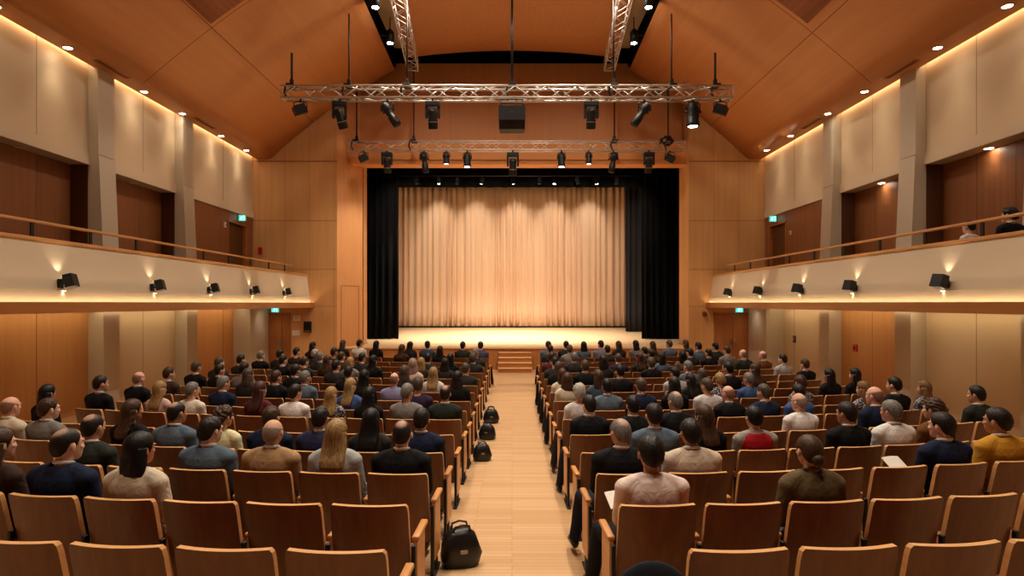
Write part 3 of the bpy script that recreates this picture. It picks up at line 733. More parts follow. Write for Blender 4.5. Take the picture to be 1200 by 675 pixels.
    for q in (-.32, .32): fr.tube([(q, 0, -.2), (q, 0, .02)], .018, 8)
    for yy in (-.12, .2): fr.tube([(-.34, yy, .0), (.34, yy, .0)], .02, 8)
    for q in (-.12, .12): fr.tube([(q, -.12, 0), (q, .38, .12)], .016, 8)
    fr.build('rigging_frame', M_fix, t, True)
    MB().lathe([(.0, .0), (.02, .0), (.02, .01)], (0, -.245, -.4), M=Matrix.Rotation(PI/2, 4, 'X')).build('badge', M_steel, t)
    # cable coil on the right end of the stage truss
    c = MB(); r = random.Random(3)
    pts = [(math.cos(i*.9)*.22+r.uniform(-.05, .05), r.uniform(-.06, .06), math.sin(i*.9)*.16+r.uniform(-.04, .04)) for i in range(26)]
    c.tube(pts, .028, 7)
    o = c.build('cable_coil', M_fix, smooth=True); o.location = (pt(780, d2), d2-.2, zc2+.14); tag(o, 'tangled black cable coil on the right end of the truss by the stage', 'cable')

def stage_lights():
    for k, px in enumerate((515, 558, 605, 648, 690)):
        x = (px-600)*33/F
        lamp('curtain_spot', 'SPOT', (x, 31.3, 9.6), CURT, NEUT, None, (x, 33., 6.6), spot_size=.8, spot_blend=.9, shadow_soft_size=.08)
    for x in (-4.4, -2.6, -.9, .9, 2.6, 4.4):
        lamp('stage_wash', 'SPOT', (x, 22.2, zc(171.5, 22.2)-.8), WASH, NEUT, None, (x*1.1, 33.0, 3.6), spot_size=1.0, spot_blend=.8, shadow_soft_size=.1)
        lamp('deck_wash', 'SPOT', (x*.8, 25.2, 7.55), DECK, NEUT, None, (x*.8, 27.6, 1.), spot_size=1.5, spot_blend=.9, shadow_soft_size=.1)
    lamp('par_light', 'SPOT', ((812-600)*17.5/F, 17.5, 7.55), 120, NEUT, None, ((812-600)*17.5/F, 19, 0), spot_size=1., spot_blend=.7, shadow_soft_size=.1)
    # extra spot added in front of the truss to brighten the splayed wall
    lamp('added_splay_light', 'SPOT', (-3.6, 21.6, 7.5), 420, NEUT, None, (-6.3, 23.2, 4.2), spot_size=1.1, spot_blend=.9, shadow_soft_size=.1)
def zc(py, d): return CZ+(355-py)*d/F

# ------------------------------------------------------------------ signs and small wall things
def exit_sign(x, y, z, w, h, label):
    t = thing('exit_sign', label, 'exit sign', (x, y, z), 0, 'lit green exit signs')
    MB().bbox(-w/2-.012, w/2+.012, .0, .05, -h/2-.012, h/2+.012, .006).build('housing', M_parapet, t)
    MB().box(-w/2, w/2, -.006, .0, -h/2, h/2).build('lit_face', E_exit, t)
    k = h; s = MB(); yy = -.008
    # running figure, doorway and arrow
    def bar(a, b, r): s.tube([(a[0]*k, yy, a[1]*k), (b[0]*k, yy, b[1]*k)], r*k, 8)
    s.lathe([(.0, 0), (.075*k, 0), (.075*k, .003), (0, .003)], (-.1*k, yy, .28*k), 14, M=Matrix.Rotation(PI/2, 4, 'X'))
    bar((-.13, .17), (-.2, -.08), .065); bar((-.2, -.08), (-.05, -.2), .045); bar((-.05, -.2), (-.1, -.38), .04); bar((-.2, -.08), (-.3, -.24), .045); bar((-.3, -.24), (-.44, -.24), .04)
    bar((-.12, .14), (.04, .04), .035); bar((-.15, .14), (-.32, .04), .035)
    bar((.2, -.4), (.2, .36), .03); bar((.2, .36), (.42, .36), .03); bar((.42, .36), (.42, -.4), .03)
    s.build('running_figure_symbol', E_exitw, t)
    return t
def build_smalls():
    exit_sign(-8.98, DF-.06, 2.275, .28, .19, 'lit green exit sign over the lower double door by the stage, left wall')
    exit_sign(8.62, DF-.06, 2.275, .28, .19, 'lit green exit sign over the lower double door by the stage, right wall')
    exit_sign(WL+.16, 21.45, 5.58, .24, .2, 'lit green exit sign over the left balcony door')
    exit_sign(WR-.16, 21.65, 5.58, .24, .2, 'lit green exit sign over the right balcony door')
    y = DF
    def plate(name, label, cat, x, z, w, h, mat, d=.02, detail=None, loc=None):
        t = thing(name, label, cat, loc or (x, y, z)); MB().bbox(-w/2, w/2, -d, 0, -h/2, h/2, min(.006, d/3)).build('plate', mat, t)
        if detail: detail(t)
        return t
    def lines(t):
        for i in range(3): MB().box(-.09, .09-.03*i, -.0215, -.0195, .05-.05*i, .065-.05*i).build('print_line', M_steel, t)
    plate('wall_notice', 'upper white notice beside the double door by the stage', 'notice', -8.17, 1.95, .26, .2, M_paper, .02, lines)
    plate('wall_notice', 'lower white notice beside the double door by the stage', 'notice', -8.2, 1.39, .29, .2, M_paper, .02)
    def sp(t):
        MB().bbox(-.12, .12, -.15, -.09, -.06, .17, .006).build('grille', M_black, t); MB().bbox(-.1, .1, -.13, -.09, -.19, -.13, .006).build('control_strip', M_steel, t)
    plate('wall_box', 'black equipment box with grey strip on the wall near the notices', 'wall box', -7.75, 1.62, .28, .42, M_fix, .1, sp)
    def al(t): MB().lathe([(.03, 0), (.03, .015), (0, .02)], (0, -.03, 0), 14, M=Matrix.Rotation(PI/2, 4, 'X')).build('button', M_paper, t)
    M_redp = plain('red_plastic', srgb(176,22,18), .4)
    plate('fire_alarm', 'small red fire alarm box high on the wall by the balcony end', 'fire alarm', -9.55, 4.52, .15, .25, M_redp, .06, al)
    # on the right side wall
    def side(name, label, cat, yy, z, w, h, mat, btn):
        t = thing(name, label, cat, (WR, yy, z)); MB().bbox(-.05, 0, -w/2, w/2, -h/2, h/2, .008).build('plate', mat, t)
        MB().lathe([(.035, 0), (.035, .012), (0, .018)], (-.05, 0, 0), 14, M=Matrix.Rotation(-PI/2, 4, 'Y')).build('button', btn, t)
    side('fire_alarm', 'red fire alarm call point on the lower right wood panel', 'fire alarm', 16.7, 1.27, .17, .2, M_redp, M_black)
    side('wall_thermostat', 'small dark thermostat on the lower right cream panel', 'thermostat', 20.3, 1.3, .14, .24, M_doordark, M_steel)
    side('wall_switch', 'small white switch beside the right balcony door', 'switch', 20.6, 4.95, .09, .13, M_paper, M_steel)
    t = thing('wall_switch', 'small white switch beside the left balcony door', 'switch', (WL, 20.45, 5.2)); MB().bbox(0, .05, -.05, .05, -.09, .09, .008).build('plate', M_paper, t); MB().bbox(.05, .058, -.02, .02, -.035, .035, .003).build('rocker', M_steel, t)
    t = thing('dome_sconce', 'small dome sconce on the wall at the edge of the right balcony', 'wall sconce', (7.3, DF, 2.14)); MB().bbox(-.07, .07, -.03, 0, -.08, .08, .008).build('base', M_fascia, t)  # small wall sconce with a dome, left unlit
    MB().ell((0, -.08, -.03), (.09, .09, .09), 16, 10).build('dome', M_doordark, t, True)

# ------------------------------------------------------------------ chairs
CH = {}
def chair_meshes():
    r = lambda z: -.22*(.88-z)          # the back leans: y of its rear face relative to the top edge
    bm = MB(); W = .256; nx = 12; zs = [.27, .285, .4, .55, .7, .82, .862, .88]
    def Y(x, z, f): return -r(z)*1.-.038*(1-(x/W)**2)+(.036 if f else 0.)
    g = {}
    for f in (0, 1):
        for j, z in enumerate(zs):
            for i in range(nx+1):
                x = -W+2*W*i/nx
                if j == 0 or j == len(zs)-1: x *= .94
                if j in (1, len(zs)-2): x *= .985
                g[f, j, i] = len(bm.v); bm.v.append((x, Y(x, z, f), z))
    def q(a, b, c, d, mi): bm.f.append((a, b, c, d)); bm.mi.append(mi)
    J = len(zs)-1
    for j in range(J):
        for i in range(nx):
            q(g[0,j,i], g[0,j,i+1], g[0,j+1,i+1], g[0,j+1,i], 0); q(g[1,j,i+1], g[1,j,i], g[1,j+1,i], g[1,j+1,i+1], 0)
        q(g[1,j,0], g[0,j,0], g[0,j+1,0], g[1,j+1,0], 1); q(g[0,j,nx], g[1,j,nx], g[1,j+1,nx], g[0,j+1,nx], 1)
    for i in range(nx): q(g[0,J,i], g[0,J,i+1], g[1,J,i+1], g[1,J,i], 1); q(g[0,0,i+1], g[0,0,i], g[1,0,i], g[1,0,i+1], 1)
    CH['backrest'] = bm.mesh('backrest', [M_back, M_edge])
    c = MB(); zs2 = [.42, .44, .6, .75, .81, .83]
    for j, z in enumerate(zs2):
        for f in (0, 1):
            for i in range(9):
                x = (-.215+.43*i/8)*(.95 if j in (0, 5) else 1); th = .003 if (not f) else (.012 if j in (0, 5) or i in (0, 8) else .034)
                c.v.append((x, Y(x, z, 1)+th, z))
    n = 9
    for j in range(5):
        for i in range(8): 
            a = j*18+9+i; c.f.append((a, a+18, a+19, a+1)); c.mi.append(0)
        for i in (0, 8): a = j*18+i; c.f.append((a, a+9, a+27, a+18) if i else (a+9, a, a+18, a+27)); c.mi.append(0)
    for j in (0, 5):
        for i in range(8): a = j*18+i; c.f.append((a, a+1, a+10, a+9)); c.mi.append(0)
    CH['back_cushion'] = c.mesh('back_cushion', [M_red], True)
    s = MB(); s.bbox(-.225, .225, 0.115, .54, .325, .388, .025, seg=3); CH['seat'] = s.mesh('seat', [M_red], True)
    s = MB(); s.bbox(-.23, .23, .12, .52, .30, .324, .008); CH['seat_pan'] = s.mesh('seat_pan', [M_back])
    # armrest pad, wooden side panel, steel post and foot (at the chair's +x side)
    a = MB(); P2 = .2725
    a.add([], [])
    a.bbox(P2-.026, P2+.026, 0.108, .44, .606, .638, .011, seg=3)
    CH['armrest'] = a.mesh('armrest', [M_arm], True)
    a = MB(); a.bbox(P2-.014, P2+.014, .108, .38, .12, .605, .006); CH['side_panel'] = a.mesh('side_panel', [M_arm])
    a = MB(); a.bbox(P2-.014, P2+.014, .035, .072, .02, .604, .005); a.bbox(P2-.02, P2+.02, .16, .22, .02, .125, .005); CH['post'] = a.mesh('post', [M_fix])
    a = MB(); a.bbox(P2-.024, P2+.024, -.03, .34, 0.0, .022, .005); CH['foot'] = a.mesh('foot', [M_fix])
def seat_pos(i, sd, k):
    x0 = {(0,-1): .88, (0,1): 1.14, (13,1): 1.08, (14,1): 1.1, (1,-1): .93}.get((i, sd), .95)
    p = (.60 if sd > 0 and i == 2 else {0: .57, 1: .57, 2: .575}.get(i, .545))
    x = sd*(x0+k*p); return x, D[i]+x*x/2/RC, ZF[i]
NS = [4,6,8,10,11,11,11,11,11,11,11,11,11,11,9]
def make_chair(i, sd, k, taken):
    x, y, z = seat_pos(i, sd, k); th = math.asin(x/RC); p = (.60 if sd > 0 and i == 2 else {0: .57, 1: .57, 2: .575}.get(i, .545))
    t = thing('auditorium_chair', '%s wooden chair, %s block, %s row from the back, %s seat from the aisle' % ('occupied' if taken else 'empty', 'left' if sd < 0 else 'right', ORD[i].replace('rearmost', 'first'), ORD1[k]),
              'chair', (x, y, z), th, 'auditorium chairs')
    for nm in ('backrest', 'back_cushion', 'seat', 'seat_pan'): inst(CH[nm], nm, t)
    sides = [sd]
    if k == 0: sides.append(-sd)
    for s in sides:
        off = (p-.545)/2*s
        for nm in ('armrest', 'side_panel', 'post', 'foot'):
            o = inst(CH[nm], nm, t, (off if s > 0 else off, 0, 0))
            if s < 0: o.rotation_euler = (0, 0, 0); o.location = (-.545+off, 0, 0)
    return t
# ------------------------------------------------------------------ people
def remesh(mb, vox, smooth=3, fac=.5):
    me = mb.mesh('tmp', []); o = bpy.data.objects.new('tmp', me); col.objects.link(o)
    bm = bmesh.new(); bm.from_mesh(me); bmesh.ops.recalc_face_normals(bm, faces=bm.faces[:]); bm.to_mesh(me); bm.free()
    a = o.modifiers.new('r', 'REMESH'); a.mode = 'VOXEL'; a.voxel_size = vox; a.use_smooth_shade = True
    if smooth:
        b = o.modifiers.new('s', 'SMOOTH'); b.iterations = smooth; b.factor = fac
    dg = bpy.context.evaluated_depsgraph_get(); dg.update()
    out = bpy.data.meshes.new_from_object(o.evaluated_get(dg)); bpy.data.objects.remove(o); bpy.data.meshes.remove(me)
    out.polygons.foreach_set('use_smooth', [True]*len(out.polygons)); return out

HC = Vector((0, .222, 1.222)); HS = 1.04          # head centre of the seated figure
ELL = [((0, -.006, .026), (.0745, .094, .092)), ((0, .030, -.030), (.058, .066, .082)), ((0, .058, -.078), (.032, .030, .034)), ((0, -.045, -.005), (.066, .058, .075))]
def head_r(d):
    best = 0.; acc = 0.
    for c, r in ELL:
        o = Vector((-c[0]/r[0], -c[1]/r[1], -c[2]/r[2])); u = Vector((d.x/r[0], d.y/r[1], d.z/r[2]))
        a = u.dot(u); b = o.dot(u); q = o.dot(o)-1; disc = b*b-a*q
        if disc > 0:
            t = (-b+math.sqrt(disc))/a
            if t > 0: acc += t**14
    return acc**(1/14)*HS if acc else .05
def dirs(nu, nv):
    for j in range(nv+1):
        th = PI*j/nv
        for i in range(nu):
            ph = 2*PI*i/nu; yield Vector((math.sin(th)*math.cos(ph), math.sin(th)*math.sin(ph), math.cos(th)))
def grid_faces(nu, nv): return [(j*nu+i, (j+1)*nu+i, (j+1)*nu+(i+1) % nu, j*nu+(i+1) % nu) for j in range(nv) for i in range(nu)]

TORSO_M = [(.455,.30,.15,.10),(.49,.30,.178,.122),(.56,.285,.178,.122),(.66,.245,.158,.106),(.76,.215,.163,.108),(.86,.197,.178,.113),(.94,.188,.188,.112),(.995,.186,.182,.10),(1.035,.187,.142,.082),(1.062,.19,.095,.068)]
def fig(sex):
    k = 1. if sex == 'm' else .9
    return dict(torso=[(z, y, hw*(k if not .5 > z else .97)*(1.04 if sex == 'f' and z < .6 else 1)*(.9 if sex == 'f' and .6 < z < .8 else 1), hd*k) for z, y, hw, hd in TORSO_M],
                sh=.19*k, ra=(.060*k, .052*k, .045*k, .043*k, .036*k, .028*k), neck=.056 if sex == 'm' else .048, rl=(.084, .078, .062, .058, .052, .04))
def arm_path(f, pose, sx):
    s = Vector((sx*f['sh'], .185, .992))
    if pose == 'lap': e = Vector((sx*.205, .24, .73)); w = Vector((sx*.105, .455, .655))
    elif pose == 'wide': e = Vector((sx*.212, .215, .735)); w = Vector((sx*.19, .44, .68))
    else: e = Vector((sx*.21, .25, .745)); w = Vector((sx*.13, .485, .735))
    return s, e, w
def torso_mb(m, f, inf=0., z0=0., n=24):
    T = [t for t in f['torso'] if t[0] >= z0]
    pts = [(0, y, z) for z, y, _, _ in T]; rr = [(hw+inf, hd+inf) for _, _, hw, hd in T]
    m.tube(pts, rr, n, up=(1, 0, 0))
def arm_mb(m, f, pose, sx, inf=0., hand=True, cuff=1.):
    s, e, w = arm_path(f, pose, sx); ra = f['ra']
    pts = [s+Vector((-sx*.05, 0, .012)), s, s.lerp(e, .5), e, e.lerp(w, .45), e.lerp(w, cuff)]
    m.tube(pts, [ra[0]*.9+inf, ra[0]+inf, ra[1]+inf, ra[2]+inf, ra[3]+inf*.8, ra[5]+inf*.9], 14)
    m.ell(s, (ra[0]*1.02+inf,)*3, 14, 10); m.ell(e, (ra[2]+inf,)*3, 12, 8)
def hand_mb(m, f, pose, sx):
    s, e, w = arm_path(f, pose, sx); fw = (w-e).normalized()
    out = Vector((sx, 0, 0)); out = (out-fw*out.dot(fw)).normalized(); up = out.cross(fw)*(1 if sx > 0 else -1)
    if up.z < 0: up = -up
    c = w+fw*.05
    m.tube([w, w+fw*.02, w+fw*.05, w+fw*.085], [(.027, .02), (.034, .017), (.041, .016), (.039, .014)], 14, up=tuple(out))
    for q, L in enumerate((.92, 1.05, .98, .78)):
        off = (q-1.5)*.0208
        b = w+fw*.078-out*off*1.0; ang = .18 if pose != 'paper' else .5; pts = [b]; d = (fw-out*(q-1.5)*.085).normalized()
        for sg in (.04, .026, .02):
            d = (d*math.cos(ang)-up*math.sin(ang)).normalized(); pts.append(pts[-1]+d*sg*L); ang = .42 if pose != 'paper' else .8
        m.tube(pts, [.0090, .0084, .0077, .0066], 8); m.ell(pts[-1], (.0068,)*3, 8, 6)
    b = w+fw*.025-out*.022; d = (fw*.75-out*.62-up*.2).normalized()
    m.tube([b, b+d*.035, b+d*.035+(fw*.9-out*.25-up*.25)*.03, b+d*.035+(fw*.95-up*.3)*.052], [.014, .0115, .0098, .008], 8)
def leg_mb(m, f, sx, inf=0., out=0):
    rl = f['rl']; q = 1 if out == sx else 0            # the aisle-side leg may be stretched out
    hp = Vector((sx*.088, .33, .515)); kn = Vector((sx*(.115+.15*q), .70-.03*q, .515)); an = Vector((sx*(.12+.21*q), .64+.07*q, .11))
    m.tube([Vector((sx*.07, .27, .515)), hp, hp.lerp(kn, .5), kn], [rl[0]*.95+inf, rl[0]+inf, rl[1]+inf*.9, rl[2]+inf], 14); m.ell(kn, (rl[2]+inf,)*3, 12, 8)
    m.tube([kn, kn.lerp(an, .35), kn.lerp(an, .7), an, an-Vector((0, 0, .03))], [rl[2]+inf, rl[3]+inf, rl[4]*.9+inf, rl[5]+inf*1.4, rl[5]+inf*1.5], 14)
def body_mesh(sex, pose, vox, out=0):
    f = fig(sex); m = MB(); hm = MB(); hs = 1. if sex == 'm' else .965
    torso_mb(m, f)
    m.tube([(0, .19, 1.03), (0, .196, 1.09), (0, .207, 1.15), (0, .215, 1.19)], [(f['neck']*1.25, f['neck']*1.1), f['neck'], f['neck']*.97, f['neck']*.9], 16)
    vs = [HC+d*head_r(d)*hs for d in dirs(40, 30)]; hs0 = hs; m.add(vs, grid_faces(40, 30))
    hs *= HS; H = lambda x, y, z: HC+Vector((x, y, z))*hs
    m.tube([H(0, .090, .022), H(0, .096, -.004), H(0, .104, -.026), H(0, .093, -.036)], [.009, .010, .0125, .009], 10)
    for s in (-1, 1):
        m.ell(H(s*.012, .098, -.031), (.009, .009, .008), 8, 6)
        m.ell(H(s*.081, -.006, -.004), (.010, .020, .033), 12, 8, M=Matrix.Rotation(s*.35, 3, 'Z'))
        m.ell(H(s*.03, .082, .030), (.026, .012, .008), 10, 6)                      # brow
        m.ell(H(s*.040, .066, -.018), (.022, .018, .016), 10, 6)                     # cheekbone
        arm_mb(m, f, pose, s); (hand_mb(hm, f, pose, s) if vox < .01 else hand_mb(m, f, pose, s)); leg_mb(m, f, s, 0., out); q = 1 if out == s else 0; fx, fy = s*(.12+.21*q), .64+.07*q
        m.tube([(fx, fy, .11), (fx, fy+.01, .06), (fx+s*.005, fy+.065, .04), (fx+s*.01, fy+.145, .03)], [.04, .042, (.04, .028), (.036, .02)], 10)
    m.ell(H(0, .088, -.057), (.024, .012, .006), 12, 6); m.ell(H(0, .086, -.068), (.02, .011, .006), 12, 6)
    me = remesh(m, vox, 2 if vox < .01 else 1, .45)
    if vox < .01:
        h2 = remesh(hm, .0036, 2, .45); bm = bmesh.new(); bm.from_mesh(me); bm.from_mesh(h2); bm.to_mesh(me); bm.free(); bpy.data.meshes.remove(h2)
        me.polygons.foreach_set('use_smooth', [True]*len(me.polygons))
    for mt in (M_skin, M_brow, M_lip): me.materials.append(mt)
    for p in me.polygons:
        c = (p.center-HC)/hs
        if c.y > .06:
            if vox < .01: pass
            elif abs(abs(c.x)-.031) < .0135 and abs(c.z-.012) < .0062: p.material_index = 1
            if vox > .01 and abs(abs(c.x)-.03) < .02 and abs(c.z-.032-(.02-abs(abs(c.x)-.03))*.15) < .004: p.material_index = 1
            elif abs(c.x) < .023 and abs(c.z+.0625) < .0075 and c.y > .082: p.material_index = 2
    return me
def yawed(me, a):
    if abs(a) < 1e-3: return me
    o = me.copy()
    for v in o.vertices:
        t = min(1, max(0, (v.co.z-1.06)/.07)); t = t*t*(3-2*t)
        if abs(v.co.x) > .14 or v.co.z < 1.06: t = 0
        if t:
            x, y = v.co.x, v.co.y-.205; c, s = math.cos(a*t), math.sin(a*t); v.co.x = x*c-y*s; v.co.y = .205+x*s+y*c
    return o
def top_mesh(sex, pose, kind, vox):
    f = fig(sex); m = MB(); inf = .018 if kind == 'suit' else .012
    torso_mb(m, f, inf)
    if kind == 'suit': m.tube([(0, y, z) for z, y, _, _ in f['torso'][3:8]], [(hw+e, hd+.014) for (_, _, hw, hd), e in zip(f['torso'][3:8], (.02, .03, .034, .036, .03))], 24, up=(1, 0, 0))
    # shoulder slope
    for s in (-1, 1):
        arm_mb(m, f, pose, s, inf, cuff=.96)
        m.tube([(s*.05, .19, 1.052), (s*.12, .188, 1.03), (s*f['sh'], .186, 1.0)], [.045+inf, .05+inf, .052+inf], 12)
    nk = f['neck']
    if kind == 'suit':
        m.tube([(nk*1.28*math.cos(t)*1.02, .192+nk*1.2*math.sin(t), 1.062+.018*max(0, -math.sin(t))-.03*max(0, math.sin(t))) for t in [2*PI*i/18 for i in range(19)]], [(.013, .017)]*19, 8, cap=False)
        for s in (-1, 1): m.tube([(s*.052, .25, 1.06), (s*.06, .285, .98), (s*.03, .315, .86), (s*.012, .335, .78)], [(.02, .012), (.035, .012), (.028, .012), (.012, .01)], 8)
    elif kind == 'top':
        m.tube([(nk*1.2*math.cos(t), .193+nk*1.15*math.sin(t), 1.066-.015*max(0, math.sin(t))) for t in [2*PI*i/18 for i in range(19)]], .011, 8, cap=False)
    else:
        m.tube([(nk*1.12*math.cos(t), .196+nk*1.1*math.sin(t), 1.082+.012*max(0, -math.sin(t))-.02*max(0, math.sin(t))) for t in [2*PI*i/18 for i in range(19)]], [(.010, .020)]*19, 8, cap=False)
    me = remesh(m, vox, 7 if vox < .015 else 3, .5); me.materials.append(M_cloth); return me
def vest_mesh(vox):
    f = fig('m'); m = MB(); torso_mb(m, f, .024)
    for s in (-1, 1): m.tube([(s*.05, .19, 1.055), (s*.12, .188, 1.035), (s*.165, .187, 1.012)], [.05, .056, .06], 12)
    me = remesh(m, vox, 2, .5); me.materials.append(M_cloth); return me
def collar_mesh(sex):
    nk = fig(sex)['neck']; m = MB()
    m.tube([(nk*1.17*math.cos(t), .198+nk*1.15*math.sin(t), 1.104+.014*max(0, -math.sin(t))-.03*max(0, math.sin(t))) for t in [2*PI*i/24 for i in range(25)]], [(.013, .006)]*25, 8, cap=False, up=(0, 0, 1))
    m.add([(-.045, .262, 1.085), (0, .286, 1.078), (.045, .262, 1.085), (.05, .322, .99), (0, .335, .99), (-.05, .322, .99), (-.036, .345, .90), (0, .351, .90), (.036, .345, .90), (0, .352, .78)], [(0, 5, 4, 1), (1, 4, 3, 2), (5, 6, 7, 4), (4, 7, 8, 3), (6, 9, 7), (7, 9, 8)])
    return m.mesh('shirt_collar', [M_cloth], True)
def trouser_mesh(sex, vox, out=0):
    f = fig(sex); m = MB()
    T = f['torso'][:4]; m.tube([(0, y, z) for z, y, _, _ in T], [(hw+.012, hd+.012) for _, _, hw, hd in T], 24, up=(1, 0, 0))
    for s in (-1, 1): leg_mb(m, f, s, .011, out)
    me = remesh(m, vox, 2, .5); me.materials.append(M_cloth); return me
def shoe_mesh():
    m = MB(); m.tube([(0, .685, .045), (0, .70, .05), (0, .75, .05), (0, .82, .04), (0, .90, .032), (0, .945, .026), (0, .955, .022)], [(.02, .03), (.036, .046), (.042, .048), (.046, .04), (.048, .032), (.036, .024), (.01, .01)], 14, up=(1, 0, 0))
    m.tube([(0, .735, .07), (0, .735, .115)], [.046, .046], 12)
    for v in range(len(m.v)):
        x, y, z = m.v[v]; m.v[v] = (x, y, max(.002, z))
    return m.mesh('shoe', [M_shoe], True)

def eye_mesh(s):
    m = MB(); c = HC+Vector((s*.031, .0752, .012))*HS; r = .0135
    nu, nv = 14, 12; vs = []
    for j in range(nv+1):
        th = PI*j/nv
        for i in range(nu):
            ph = 2*PI*i/nu; vs.append(c+Vector((math.sin(th)*math.cos(ph)*r, math.cos(th)*r, math.sin(th)*math.sin(ph)*r*.62)))
    b = len(m.v); m.v += [tuple(v) for v in vs]
    for j in range(nv):
        for i in range(nu): m.f.append((j*nu+i, (j+1)*nu+i, (j+1)*nu+(i+1) % nu, j*nu+(i+1) % nu)); m.mi.append(1 if j < 3 else 0)
    return m.mesh('eye', [M_white, M_eye], True)
def brow_mesh(s):
    m = MB(); K = [(.013, .092, .0325), (.024, .0915, .0345), (.036, .0835, .0335), (.047, .070, .028)]
    m.tube([HC+Vector((s*x, y, z))*HS for x, y, z in K], [(.004, .003), (.0045, .0035), (.004, .003), (.002, .002)], 8); return m.mesh('eyebrow', [M_hair], True)
def tie_mesh():
    m = MB(); K = [(.014, .296, 1.07), (.018, .308, 1.045), (.014, .318, 1.03), (.018, .342, .99), (.023, .356, .92), (.03, .362, .84), (.0, .360, .78)]
    vs = [(s*x, y+d, z) for x, y, z in K for s in (-1, 1) for d in (0, .006)]
    for i in range(len(K)-1):
        a, b = 4*i, 4*i+4
        m.f += [(a+1, a+3, b+3, b+1), (a, b, b+2, a+2), (a, a+1, b+1, b), (a+2, b+2, b+3, a+3)]; m.mi += [0]*4
    m.v = vs; return m.mesh('tie', [M_cloth], True)
def hairline(a):          # a: 0 = face, pi = back of the head -> lowest height with hair
    K = [(0, .072), (.75, .06), (1.15, .018), (1.4, -.03), (1.55, .022), (1.85, .022), (2.15, -.03), (2.6, -.066), (3.15, -.072)]
    for (a0, h0), (a1, h1) in zip(K[:-1], K[1:]):
        if a <= a1: return h0+(h1-h0)*(a-a0)/(a1-a0)
    return K[-1][1]
def hair_mesh(style, lod):
    nu, nv = (56, 40) if lod else (32, 22); r = random.Random(hash(style) % 99 if False else len(style)*7)
    vs = []; sc_l = []
    for d in dirs(nu, nv):
        R = head_r(d); p = d*R/HS; a = abs(math.atan2(d.x, d.y)); h = hairline(a)
        m = min(1, max(0, (p.z-h+.006)/.016))
        th = .007+.013*max(0, d.z)+.006*max(0, -d.y)+.004*math.sin(d.x*23+d.z*17)*math.sin(d.y*19+1)
        sca = 0.
        if style == 'bald':            # true fringe
            m *= 1-max(0, min(1, (p.z-.035+.03*math.cos(a))/.03)); th = .006; sca = .25
            if a < .9: m = 0
        elif style == 'thinning':      # cropped, bare crown and high temples
            q = d.dot(Vector((0, -.42, .907))); th = .006+.004*max(0, d.z); nz = .02*math.sin(d.x*37)*math.sin(d.y*31+2)
            sca = min(.7, max(0, (q-.89+nz)/.12))
            if p.z > .03 and a < 1.2: sca = max(sca, min(.8, max(0, (.95-a)*2.)*min(1, max(0, (.105-p.z)/.03+.2))))
        elif style == 'thin':
            th = .006+.004*max(0, d.z)
            if p.z > .06 and a < 1.2: m *= .0
        elif style == 'curly': th = .024+.008*math.sin(d.x*17+2)*math.sin(d.y*16)+.006*math.sin(d.z*19+d.x*11)
        elif style in ('long', 'bob', 'wavy'): th = .017+.006*max(0, d.z)
        elif style == 'bun': th = .010
        rr = R*(1-m)*.90+(R+th)*m
        vs.append(HC+d*rr); sc_l.append(sca)
    m = MB(); m.add(vs, grid_faces(nu, nv))
    if style in ('long', 'wavy', 'bob'):
        W = .012 if style == 'wavy' else 0
        if style == 'bob':
            K = [(.03, -.025, .094, .086), (-.03, -.032, .104, .086), (-.08, -.040, .113, .08), (-.13, -.052, .118, .07), (-.175, -.062, .114, .06), (-.185, -.062, .09, .04)]
        else:
            K = [(.03, -.025, .094, .086), (-.04, -.035, .103, .082), (-.10, -.052, .112, .066), (-.16, -.084, .116, .05), (-.22, -.122, .114, .042), (-.275, -.138, .106, .036), (-.292, -.14, .09, .022)]
        n = 40 if lod else 22; rows = 22 if lod else 10; vv = []
        for j in range(rows+1):
            t = j/rows*(len(K)-1); i = min(int(t), len(K)-2); u = t-i; k = [K[i][q]+(K[i+1][q]-K[i][q])*u for q in range(4)]
            for q in range(n):
                A = 2*PI*q/n; rip = 1+.035*math.sin(A*9+j*.5)+W*3*math.sin(j*1.6+A*3)
                x = math.cos(A)*k[2]*rip; y = math.sin(A)*k[3]*rip
                if y > .0: y *= .55                       # open towards the face
                vv.append(HC+Vector((x, k[1]+y, k[0]+(.008*math.sin(A*7) if j == rows else 0))))
        ff = [(j*n+q, j*n+(q+1) % n, (j+1)*n+(q+1) % n, (j+1)*n+q) for j in range(rows) for q in range(n)]
        ff += [tuple(range(n))[::-1], tuple(rows*n+q for q in range(n))]
        m.add(vv, ff)
    if style == 'bun':
        m.ell(HC+Vector((0, -.118, -.035)), (.046, .036, .042), 16, 10); m.lathe([(.028, 0), (.034, .012), (.028, .024)], HC+Vector((0, -.085, -.03)), 14, M=Matrix.Rotation(PI/2, 3, 'X'))
    me = m.mesh('hair', [M_hair], True); at = me.attributes.new('scalp', 'FLOAT', 'POINT')
    at.data.foreach_set('value', (sc_l+[0.]*len(m.v))[:len(m.v)]); return me

